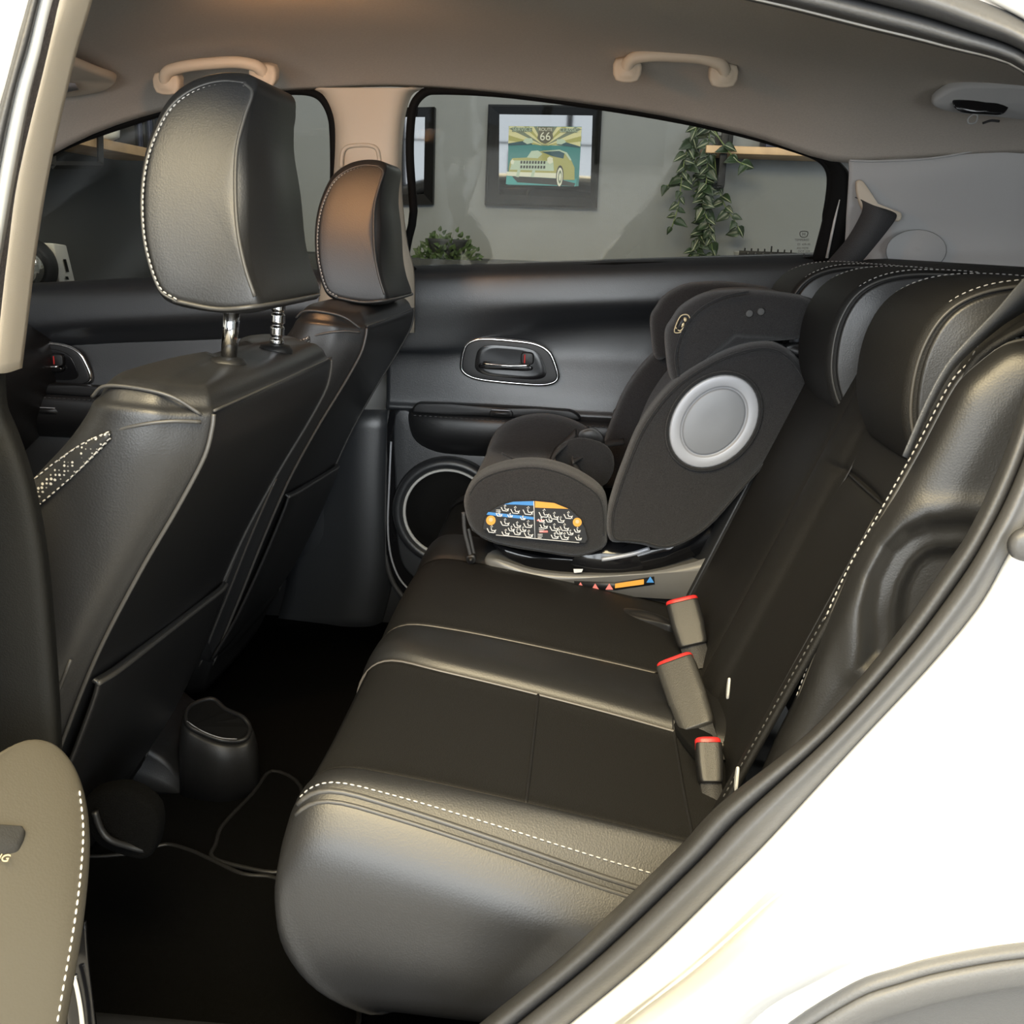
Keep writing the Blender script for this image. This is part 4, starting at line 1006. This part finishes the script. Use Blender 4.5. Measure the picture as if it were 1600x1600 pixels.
# leather bolster faces on the middle split
patch('backrest_bolster', [[V(bx(z)+dx-.004, y, z) for z in (.52, .6, .7, .8, .9)] for y, dx in ((.145, -.002), (.16, -.014), (.187, -.021), (.217, -.012), (.235, .0))], M['leather'], rb, nu=4, nv=4, thick=.003)
dashes('backrest_stitching', [V(bx(z)-.037-.003, -.522, z) for z in (.56, .62, .68, .76, .85, .94, 1.0, 1.03, 1.05)], M['stitch_d'], rb, L=.005, gap=.003, r=.001)
tube('insert_seam', [V(bx(z)+.002, y, z) for y, z in ((-.22, 1.0), (-.235, .93), (-.25, .86), (-.235, .76), (-.225, .66), (-.23, .56))], .0014, M['ink'], rb)
tube('insert_seam', [V(bx(z)-.010, y, z) for y, z in ((-.44, .56), (-.435, .7), (-.43, .855))], .0014, M['ink'], rb)
tube('insert_seam', [V(bx(.856)+.004, y, .856) for y in (-.43, -.38, -.32, -.25)], .0018, M['ink'], rb)
# pale tab marks at the base of the backrest
for px, py, L_, x_ in ((1143, 1075, 12, .196), (1157, 1216, 13, .182)):
    q = P(px, py, x=x_)
    pillow('anchor_tab', [q+V(-.004, -.002+a*.004, b) for a, b in ((-1, -.011), (1, -.011), (1.6, .002), (.8, .012), (-.6, .012))], (1, .3, 0), .003, M['offwhite'], rb, r=.001, bulge=0, nr=3)['label'] = 'pale plastic tab'
# --- leather side bolster next to the door opening
SE = [(1680, 512), (1640, 520), (1600, 528), (1562, 536), (1525, 560), (1487, 596), (1431, 700), (1375, 800), (1337, 866), (1300, 942), (1270, 1020), (1244, 1090), (1215, 1150), (1180, 1230)]
GE = [(1720, 520), (1700, 560), (1680, 600), (1660, 640), (1640, 690), (1610, 750), (1550, 850), (1500, 925), (1460, 985), (1400, 1060), (1340, 1120), (1290, 1175), (1250, 1215), (1210, 1260)]
YS = [-.50, -.505, -.51]+[-.52]*9+[-.51, -.50]
def srow(f, y2, k=0):
    return [P(a[0]+(b[0]-a[0])*f, a[1]+(b[1]-a[1])*f, y=ys+(y2-ys)*1.0 if f else ys) for a, b, ys in zip(SE, GE, YS)]
rec = [P(a, b, y=-.558) for a, b in ((1338, 1040), (1340, 960), (1352, 905), (1378, 855), (1412, 822), (1450, 803), (1500, 797), (1600, 800), (1700, 900), (1480, 1100))]
recxz = [(p.x, p.z) for p in rec]
def sdist(x, z):
    d = 9; ins = False; n = len(recxz)
    for i in range(n):
        (x1, z1), (x2, z2) = recxz[i], recxz[(i+1) % n]
        t = max(0, min(1, ((x-x1)*(x2-x1)+(z-z1)*(z2-z1))/((x2-x1)**2+(z2-z1)**2)))
        d = min(d, math.hypot(x-x1-t*(x2-x1), z-z1-t*(z2-z1)))
        if (z1 > z) != (z2 > z) and x < (x2-x1)*(z-z1)/(z2-z1)+x1: ins = not ins
    return -d if ins else d
def recess(p):
    s = sdist(p.x, p.z)
    if s > .06: return p
    def ss(t): t = max(0, min(1, t)); return t*t*(3-2*t)
    return p+V(0, -.0035*math.exp(-((s-.004)/.011)**2)+.010*ss((.000-s)/.022)+.014*ss((-.030-s)/.022), 0)
rows = [[p+V(.012, .03, 0) for p in srow(0, 0)], [p+V(.002, .006, 0) for p in srow(0, 0)], srow(.0, 0), srow(.06, -.530), srow(.2, -.545), srow(.45, -.556), srow(.7, -.562), srow(1.0, -.57), srow(1.4, -.585)]
patch('side_bolster', rows, M['leather'], rb, nu=16, nv=22, thick=.002, fn=recess)
sl = [p+V(-.002, -.002, .001) for p in srow(0, 0)[:12]]
tube('bolster_piping', [p+V(.001, -.002, 0) for p in srow(.03, -.526)[:12]], .0022, M['pipe'], rb)
dashes('bolster_stitching', [p+V(-.001, -.003, .001) for p in srow(.0, 0)[:12]], M['stitch'], rb, L=.0046, gap=.0024, r=.0009)
# --- saddle headrests
def saddle(yc, w):
    ol = [(.352, .905), (.338, .925), (.326, .96), (.324, 1.0), (.330, 1.035), (.345, 1.065), (.37, 1.085), (.41, 1.097), (.47, 1.10), (.56, 1.095), (.60, 1.06), (.58, .99), (.46, .96), (.40, .93), (.375, .908)]
    h = pillow('headrest', [V(a, yc, b) for a, b in ol], (0, 1, 0), w, M['cloth'], rb, r=.012, bulge=.003, nr=4)
    for s in (-1, 1):
        si = [V(.36+(a-.36)*.88+.008, yc+s*(w/2-.001), 1.0+(b-1.0)*.92) for a, b in ol[:10]]+[V(.55, yc+s*(w/2-.001), 1.0), V(.45, yc+s*(w/2-.001), .968)]
        sp = pillow('side_panel', si, (0, 1, 0), .010, M['leather'], h, r=.004, bulge=.010, nr=4)
        e = [V(.362+(a-.362)*.93+.004, yc+s*(w/2+.0008), 1.0+(b-1.0)*.95) for a, b in ol[:10]]
        tube('headrest_piping', e, .0018, M['pipe'], h)
        dashes('headrest_stitching', [V(.36+(a-.36)*1.0+.003, yc+s*(w/2-.008), 1.0+(b-1.0)*1.012) for a, b in ol[2:10]], M['stitch'], h, L=.0042, gap=.0030, r=.0007)
    return h
saddle(-.35, .20); saddle(0, .20); saddle(.35, .20)
# ================================================================== BUCKLES AND BELTS
def buckle(c, ux, uz, w, L, d, lab, grey, tongue=True, red_on_top=True):
    """ux: width direction, uz: long direction pointing at the opening"""
    ux = Vector(ux).normalized(); uz = Vector(uz); uz = (uz-ux*uz.dot(ux)).normalized(); n = ux.cross(uz)
    t = thing('seatbelt_buckle', lab, 'buckle', c-uz*L/2, 'rear seat belt buckles')
    def F(a, b, e): return c+ux*a+uz*b+n*e
    R = Matrix((ux, n, uz)).transposed()
    loft('buckle_body', [[F(s*a, b, e) for a, e in ((-w/2, -d/2), (0, -d*.55), (w/2, -d/2), (w*.54, 0), (w/2, d/2), (0, d*.55), (-w/2, d/2), (-w*.54, 0))] for s, b in ((.78, -L/2), (.9, -L*.42), (.97, -.1*L), (1.0, -.08*L), (1.0, L*.44), (.97, L*.5))], grey, t, nr=3, ns=3)
    rp = pillow('release_button', [F(a*w*.44, L*.50, e*d*.42) for a, e in ((-1, -1), (1, -1), (1, .6), (-1, .6))], uz, .016, M['red'], t, r=.003, bulge=.002, nr=4)
    rp['label'] = 'red release button'
    tube('body_ridge', [F(-w*.5, -.09*L, -d*.55), F(w*.5, -.09*L, -d*.55)], .0014, M['plastic'], t, n=1)
    sw = w*.42
    pts = [F(0, -L*.45, 0), F(0, -L*.75, .006), F(0, -L*1.05, .012)]
    MB().grid([[p-ux*sw-n*.004 for p in pts], [p+ux*sw-n*.004 for p in pts], [p+ux*sw+n*.004 for p in pts], [p-ux*sw+n*.004 for p in pts], [p-ux*sw-n*.004 for p in pts]]).build('anchor_strap', M['webbing'], t)
    return t
a, b = P(1031, 1046, y=-.255), P(1080, 1028, y=-.255)
e1, e2 = P(1066, 1152, y=-.325), P(1118, 1128, y=-.325)
top, bot_ = (a+b)/2, (e1+e2)/2
buckle((top+bot_)/2, b-a, top-bot_, (b-a).length*1.05, (top-bot_).length*1.0, .024, 'large grey buckle with red end standing up between the rear cushion and backrest', M['bucklegrey'])
a, b = P(1046, 948, y=-.045), P(1084, 939, y=-.045); bot_ = P(1085, 1010, y=-.085)
top = (a+b)/2
buckle((top+bot_)/2, b-a, top-bot_, (b-a).length*1.2, (top-bot_).length*1.0, .026, 'black buckle with red end standing beside the child seat base', M['plastic'])
a, b = P(1092, 1164, y=-.405), P(1126, 1164, y=-.405); bot_ = P(1108, 1225, y=-.435)
top = (a+b)/2
buckle((top+bot_)/2, b-a, (top-bot_), (b-a).length*1.1, (top-bot_).length*1.0, .024, 'small buckle with red corner, lowest of the three, by the backrest foot', M['plastic'])
# black pad laid on the bench, standing in for shade round the buckles
pillow('buckle_gap_shade', [P(a, b, z=.535) for a, b in ((1018, 1060), (1040, 1055), (1075, 1120), (1110, 1150), (1130, 1195), (1122, 1212), (1090, 1185), (1048, 1130))], (0, 0, 1), .012, M['matte'], rb, r=.003, bulge=.001, nr=4)
def ribbon(name, pts, wd, mat_, parent=None, n=8, th=.0018):
    c = cr(pts, n); w = cr(wd, n)
    return MB().grid([[p-q for p, q in zip(c, w)], [p+q for p, q in zip(c, w)]]).build(name, mat_, parent, thick=th)
# far belt from its guide on the quarter trim down behind the child seat
fb_ = thing('seat_belt', 'black seat belt running from the pale guide on the far quarter trim to the headrests', 'seat belt', P(1370, 330, y=.58))
A_ = [(1362, 318, .585), (1374, 326, .575), (1368, 344, .565), (1340, 385, .55), (1305, 425, .53), (1270, 468, .50)]
W_ = [(26, 10), (27, 11), (22, 12), (17, 12), (16, 12), (16, 12)]
c = [P(x, y_, y=d) for x, y_, d in A_]
w_ = [(P(x+a, y_+b, y=d-.004)-P(x, y_, y=d)) for (x, y_, d), (a, b) in zip(A_, W_)]
ribbon('webbing', c, w_, M['webbing'], fb_)
gd = pillow('belt_guide', [P(a, b, y=.588) for a, b in ((1337, 285), (1346, 282), (1356, 297), (1374, 322), (1398, 330), (1408, 334), (1404, 346), (1375, 343), (1352, 335), (1340, 312))], (0, 1, 0), .012, M['beige_pl'], fb_, r=.005, nr=4)
gd['label'] = 'pale beige belt guide'
nb = thing('seat_belt', 'grey edged seat belt lying along the near rear seat side bolster', 'seat belt', P(1540, 520, y=-.50))
A_ = [(1660, 412, .06, -.47), (1600, 462, .05, -.505), (1560, 498, .04, -.528), (1510, 545, .0, -.545), (1480, 580, 0, -.545), (1450, 635, 0, -.545), (1415, 715, 0, -.545)]
W_ = [(2, 28), (2, 23), (3, 12), (4, 6), (4, 4), (4, 3), (4, 2)]
c = [P(x, y_, y=d) for x, y_, _, d in A_]
w_ = [(P(x+a, y_+b, y=d+.012)-P(x, y_, y=d)) for (x, y_, _, d), (a, b) in zip(A_, W_)]
ribbon('webbing', c, w_, M['webbing_g'], nb)
# ================================================================== CHILD SEAT
cs = thing('child_seat', 'charcoal fabric child seat with silver side disc on the far side of the rear bench', 'child seat', (.03, .36, .56))
YN = .13
def pxo(lst, y): return [P(a, b, y=y) for a, b in lst]
# base
base = [(758, 872), (775, 868), (830, 885), (900, 893), (1010, 890), (1090, 872), (1118, 868), (1122, 925), (1108, 934), (1000, 929), (900, 921), (820, 905), (770, 893)]
lp = pxo(base, .17)
secs = []
for y, k in ((.15, .94), (.16, 1.0), (.36, 1.0), (.56, 1.0), (.57, .94)):
    c = sum(lp, Vector())/len(lp)
    secs.append([V(c.x+(p.x-c.x)*k, y, c.z+(p.z-c.z)*k) for p in lp])
loft('base', secs, M['basegrey'], cs, nr=3, ns=2)
MB().lathe([(.19, -.035), (.205, -.01), (.20, .02), (.17, .04)], (.06, .36, .598), (0, 0, 1), 48).build('turntable', M['gloss'], cs)
loft('lower_shell', [[P(a, b, y=.36)*0+V(P(a, b, y=.16).x, y, P(a, b, y=.16).z) for a, b in ((770, 852), (850, 872), (930, 868), (1000, 848), (1060, 838), (1110, 815), (1118, 850), (1080, 872), (1000, 895), (900, 898), (820, 885))] for y in (.165, .17, .36, .55, .555)], M['gloss'], cs, nr=3, ns=2)
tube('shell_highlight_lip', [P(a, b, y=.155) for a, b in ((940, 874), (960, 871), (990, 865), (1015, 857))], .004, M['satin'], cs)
# strip of warning pictograms on the base
ls_ = pxo([(897, 908), (960, 910), (1022, 901), (1023, 913), (962, 922), (899, 920)], .148)
st = link('warning_strip', [p for p in ls_], [(0, 1, 4, 5), (1, 2, 3, 4)], M['ink'], cs, thick=.001)
def tri(px, py, s, m_): ngon('warning_triangle', pxo([(px-s, py+s*.7), (px+s, py+s*.7), (px, py-s*.9)], .1465), m_, st, thick=.0006)
for px, py in ((907, 915), (930, 917), (952, 917)): tri(px, py, 6, M['pink'])
tri(1016, 906, 6, M['blue'])
ngon('orange_bar', pxo([(961, 912), (1006, 905), (1006, 913), (961, 919)], .1465), M['orange'], st, thick=.0006)
ngon('base_sticker', pxo([(896, 889), (911, 889), (909, 894), (897, 895)], .150), M['white'], cs, thick=.001)
# seat part: side profile swept across
near = [(724, 790), (728, 768), (742, 748), (765, 735), (800, 726), (840, 724), (880, 733), (915, 750), (942, 772), (950, 800), (950, 835), (944, 856), (905, 868), (850, 861), (800, 853), (760, 842), (735, 825)]
n0 = pxo(near, YN+.01)
cx_, cz_ = sum(p.x for p in n0)/len(n0), sum(p.z for p in n0)/len(n0)
secs = []
for y, k, top in ((YN-.012, .72, 0), (YN-.006, .90, 0), (YN+.004, .975, 0), (YN+.022, 1.0, 0), (YN+.055, 1.0, 0), (YN+.085, .98, -.030), (YN+.12, .97, -.052), (YN+.23, .97, -.058), (YN+.34, .97, -.052), (YN+.375, .98, -.02), (YN+.41, 1.0, .010), (YN+.44, 1.0, .012), (YN+.455, .95, .005), (YN+.462, .80, 0)):
    r = []
    for i, p in enumerate(n0):
        z = cz_+(p.z-cz_)*k; x = cx_+(p.x-cx_)*k
        if 2 <= i <= 9: z += top*(.45 if i in (2, 9) else (.8 if i in (3, 8) else 1))
        r.append(V(x, y, z))
    secs.append(r)
loft('seat_shell_cover', secs, M['childcloth'], cs, nr=4, ns=4)
tube('cover_seam', [V(cx_+(p.x-cx_)*.93, YN-.003, cz_+(p.z-cz_)*.93) for p in n0[1:11]], .0022, M['childcloth2'], cs)
tube('cover_seam', [V(cx_+(p.x-cx_)*.965, YN-.000, cz_+(p.z-cz_)*.965) for p in n0[11:17]], .0018, M['childcloth2'], cs)
tube('front_seam', [P(784, 708, y=.2), P(800, 716, y=.19), P(822, 723, y=.18)], .0018, M['childcloth2'], cs)
# instruction sticker
SY = YN-.022
so = [(755, 826), (757, 812), (766, 799), (780, 790), (800, 783), (834, 782), (865, 785), (890, 795), (906, 810), (914, 826), (918, 842), (914, 848), (860, 845), (800, 838), (770, 834)]
sk = ngon('instruction_sticker', pxo(so, SY), M['ink'], cs, thick=.0012)
sk['label'] = 'half-moon instruction sticker with blue and orange headers'
def spoly(name, pts, m_, k=1): return ngon(name, [P(a, b, y=SY-.0010-.0003*k) for a, b in pts], m_, sk, thick=.0004)
spoly('blue_header', [(788, 788), (802, 784), (834, 783), (834, 790), (812, 789), (790, 787)], M['blue'])
spoly('orange_header', [(836, 783), (866, 786), (888, 795), (860, 794), (836, 793)], M['orange'])
spoly('blue_band', [(763, 800), (800, 804), (834, 808), (834, 812), (800, 809), (760, 804)], M['blue'])
spoly('red_band', [(839, 812), (850, 812), (850, 815), (839, 814)], M['pink'])
spoly('red_band', [(843, 829), (856, 829), (856, 832), (843, 832)], M['pink'])
def disc(px, py, r_, m_, k=1): spoly('round_mark', [(px+r_*math.cos(a*math.pi/8), py+r_*math.sin(a*math.pi/8)) for a in range(16)], m_, k)
disc(767, 813, 7.5, M['orange']); disc(902, 816, 7, M['orange']); disc(767, 812, 3.2, M['gold'], 2); disc(902, 815, 3, M['gold'], 2)
random.seed(3)
mm = MB()
def ln(pts, w=.0009, closed=False):
    mm.tube([P(a, b, y=SY-.0022) for a, b in pts], w, 5, closed)
def figure(px, py, s):
    """little seat pictogram: reclined seat with a sitting child"""
    ln([(px-s*.9, py-s*.2), (px-s*.5, py+s*.6), (px+s*.5, py+s*.7), (px+s*.9, py+s*.1)])
    ln([(px-s*.2, py-s*.55), (px+s*.05, py-s*.75), (px+s*.25, py-s*.5), (px+s*.05, py-s*.3)], closed=True)
    ln([(px-s*.1, py-s*.2), (px+s*.1, py+s*.3), (px+s*.6, py+s*.25), (px+s*.8, py+s*.7)])
def rowtxt(px, py, w, n):
    for k in range(n): ln([(px, py+k*2.6), (px+w*random.uniform(.7, 1), py+k*2.6)], .0006)
for px, py, s in ((789, 794, 6), (805, 797, 7), (825, 798, 8), (789, 816, 7), (808, 820, 6), (825, 819, 7), (790, 832, 6), (808, 831, 6), (826, 834, 7), (768, 827, 7), (850, 802, 8), (866, 806, 7), (888, 805, 7), (850, 821, 6), (866, 824, 7), (882, 824, 7), (867, 837, 6), (882, 838, 7), (902, 828, 5), (904, 840, 5), (797, 805, 4), (817, 809, 4), (846, 812, 5), (876, 812, 6), (799, 826, 5), (817, 827, 5), (858, 812, 5), (874, 831, 5), (891, 832, 5), (780, 803, 5)): figure(px, py, s*1.1)
ln([(834, 783), (836, 841)], .0007); ln([(775, 836), (840, 842), (905, 848)], .0007)
for px, py in ((775, 797), (840, 835), (842, 825)): rowtxt(px, py, 9, 3)
mm.build('pictograms', M['gold'] if 0 else M['white'], sk)
# back part: padded wings, near one carries the silver disc
wing = [(952, 838), (948, 805), (958, 765), (972, 725), (994, 671), (1020, 630), (1048, 598), (1076, 576), (1106, 558), (1140, 543), (1180, 533), (1212, 535), (1238, 552), (1258, 580), (1266, 606), (1240, 655), (1212, 697), (1160, 755), (1103, 818), (1060, 845), (1030, 852), (1000, 845), (975, 842)]
wn = pxo(wing, YN+.02)
pillow('side_wing', wn, (0, 1, 0), .075, M['childcloth'], cs, r=.020, bulge=.006, nr=4)
wi = sum(wn, Vector())/len(wn)
tube('wing_piping', [V(wi.x+(p.x-wi.x)*.945, YN-.0195, wi.z+(p.z-wi.z)*.945) for p in wn], .0022, M['childcloth2'], cs, closed=True)
wf_ = [V(p.x-.012, YN+.40, p.z) for p in wn]
pillow('side_wing', wf_, (0, 1, 0), .075, M['childcloth'], cs, r=.020, bulge=.006, nr=4)
pillow('back_cushion', [V(wi.x+(p.x-wi.x)*.93+.030, YN+.21, wi.z+(p.z-wi.z)*.95) for p in wn], (0, 1, 0), .36, M['childcloth2'], cs, r=.02, bulge=0, nr=4)
dc = P(1115, 659, y=YN-.028)
# disc is slightly oval, long axis leaning with the back
def oval(a_, b_, dy, n=48):
    ax_ = V(.55, 0, .83).normalized(); bx_ = V(.83, 0, -.55)
    return [dc+ax_*(a_*math.cos(2*math.pi*k/n))+bx_*(b_*math.sin(2*math.pi*k/n))+V(0, dy, 0) for k in range(n)]
m_ = MB().grid([oval(.079, .063, .010), oval(.0788, .0628, .001), oval(.0786, .0626, -.001), oval(.078, .062, -.0025), oval(.077, .061, -.0034), oval(.0755, .0595, -.0038), oval(.062, .048, -.0038), oval(.061, .047, -.0034), oval(.0602, .0462, -.002), oval(.058, .0435, .0)], closed=True, cap=True)
m_.build('side_disc_ring', M['satin'], cs)['label'] = 'silver oval ring'
MB().grid([oval(.0575, .0435, .003), oval(.057, .043, -.0022), oval(.054, .040, -.0032), oval(.02, .015, -.0036)], closed=True, cap=True).build('side_disc', M['satin_dark'], cs)['label'] = 'grey oval disc'
MB().tube(oval(.082, .066, -.001), .003, 6, True).build('disc_seam', M['childcloth2'], cs)
# head support
hs = [(1040, 545), (1040, 516), (1050, 498), (1066, 477), (1103, 457), (1150, 452), (1190, 453), (1240, 459), (1262, 466), (1270, 488), (1262, 512), (1245, 527), (1200, 532), (1160, 540), (1120, 555), (1080, 578), (1058, 594), (1046, 588)]
hn = pxo(hs, YN+.05)
pillow('head_wing', hn, (0, 1, 0), .07, M['childcloth'], cs, r=.020, bulge=.010, nr=4)
hc = sum(hn, Vector())/len(hn)
pillow('head_wing', [V(p.x-.006, YN+.36, p.z) for p in hn], (0, 1, 0), .07, M['childcloth'], cs, r=.020, bulge=.010, nr=4)
pillow('head_pad', [V(hc.x+(p.x-hc.x)*.9+.035, YN+.205, hc.z+(p.z-hc.z)*.9) for p in hn], (0, 1, 0), .27, M['childcloth2'], cs, r=.03, bulge=0, nr=4)
tube('head_wing_piping', [P(a, b, y=YN+.010) for a, b in ((1060, 588), (1056, 560), (1062, 530), (1078, 500), (1102, 478), (1135, 463), (1170, 456))], .0022, M['childcloth2'], cs)
q = P(1069, 508, y=YN+.012)
lp = [P(a, b, y=YN+.016) for a, b in ((1059, 507), (1066, 494), (1076, 492), (1080, 499), (1073, 514), (1064, 520), (1056, 519))]
em = pillow('emblem', lp, V(-.5, -.85, .1), .008, M['ink'], cs, r=.002, nr=3); em['label'] = 'small pale gold emblem'
off = V(-.5, -.85, .1).normalized()*.0055
MB().tube([p+off for p in cr(lp, 3, True)], .0010, 5, True).build('emblem_outline', M['gold'], em)
for a, b, r_ in ((1072, 500, .0045), (1067, 507, .006)):
    c = P(a, b, y=YN+.016)+off
    MB().lathe([(r_, 0), (r_*.7, .002), (.0005, .003)], c, off, 14).build('emblem_figure', M['gold'], em)
tube('emblem_figure', [P(a, b, y=YN+.016)+off for a, b in ((1058, 512), (1065, 517), (1072, 510))], .0012, M['gold'], em)
for a, b in ((1171, 490), (1189, 487)):
    c = P(a, b, y=YN+.004)
    MB().lathe([(.006, 0), (.005, .0008), (.001, .001)], c, (0, -1, 0), 12).build('scuff_mark', M['childscuff'], cs)
# rear strap mount
tube('tether_strap', [P(1244, 534, y=YN+.05), P(1252, 515, y=YN+.05), P(1266, 497, y=YN+.06), P(1272, 478, y=YN+.07)], .006, M['webbing_g'], cs)
pillow('strap_bracket', pxo([(1225, 540), (1258, 535), (1264, 548), (1258, 560), (1232, 560)], YN+.04), (0, 1, 0), .03, M['plastic'], cs, r=.004, nr=3)
MB().lathe([(.008, 0), (.007, .004), (.002, .005)], P(1260, 541, y=YN+.02), (0, -1, 0), 14).build('bracket_pin', M['chrome'], cs)
# harness straps and crotch pad lying in the seat
def strap(pts, w, m_, th=.004):
    c = [P(a, b, y=y) for a, b, y in pts]
    ribbon('harness_strap', c, [V(0, w, 0) if isinstance(w, float) else Vector(w)]*len(c), m_, cs, th=th)
strap([(900, 676, .36), (885, 690, .33), (868, 706, .30), (860, 722, .28)], .035, M['webbing'])
strap([(920, 672, .40), (905, 690, .36), (895, 712, .31), (905, 735, .27)], .03, M['webbing'])
strap([(975, 690, .42), (950, 694, .38), (920, 706, .33), (895, 720, .28)], .022, M['webbing'])
pillow('crotch_pad', [P(a, b, y=.30) for a, b in ((868, 712), (900, 690), (945, 700), (960, 725), (945, 752), (915, 748))], V(0, .6, .8), .03, M['childcloth2'], cs, r=.012, nr=4)
pillow('harness_buckle', [P(a, b, y=.345) for a, b in ((905, 678), (930, 672), (945, 690), (925, 706), (905, 700))], V(-.2, -.5, .8), .016, M['plastic'], cs, r=.005, nr=4)
# adjuster straps at the front foot
tube('adjuster_strap', [P(a, b, y=.14) for a, b in ((724, 800), (726, 830), (732, 855), (736, 872))], .0035, M['webbing'], cs)
tube('adjuster_strap', [P(a, b, y=.15) for a, b in ((732, 826), (737, 850), (741, 868))], .003, M['webbing'], cs)
pillow('adjuster_end', pxo([(729, 868), (742, 866), (743, 878), (731, 879)], .14), (0, 1, 0), .012, M['plastic'], cs, r=.003, nr=3)
# fixing arm of the base reaching into the bench gap
pillow('fixing_arm', [P(a, b, z=.545) for a, b in ((975, 958), (1000, 962), (1028, 970), (1050, 978), (1050, 986), (1020, 979), (990, 972), (970, 964))], (0, 0, 1), .02, M['plastic'], cs, r=.004, nr=3)
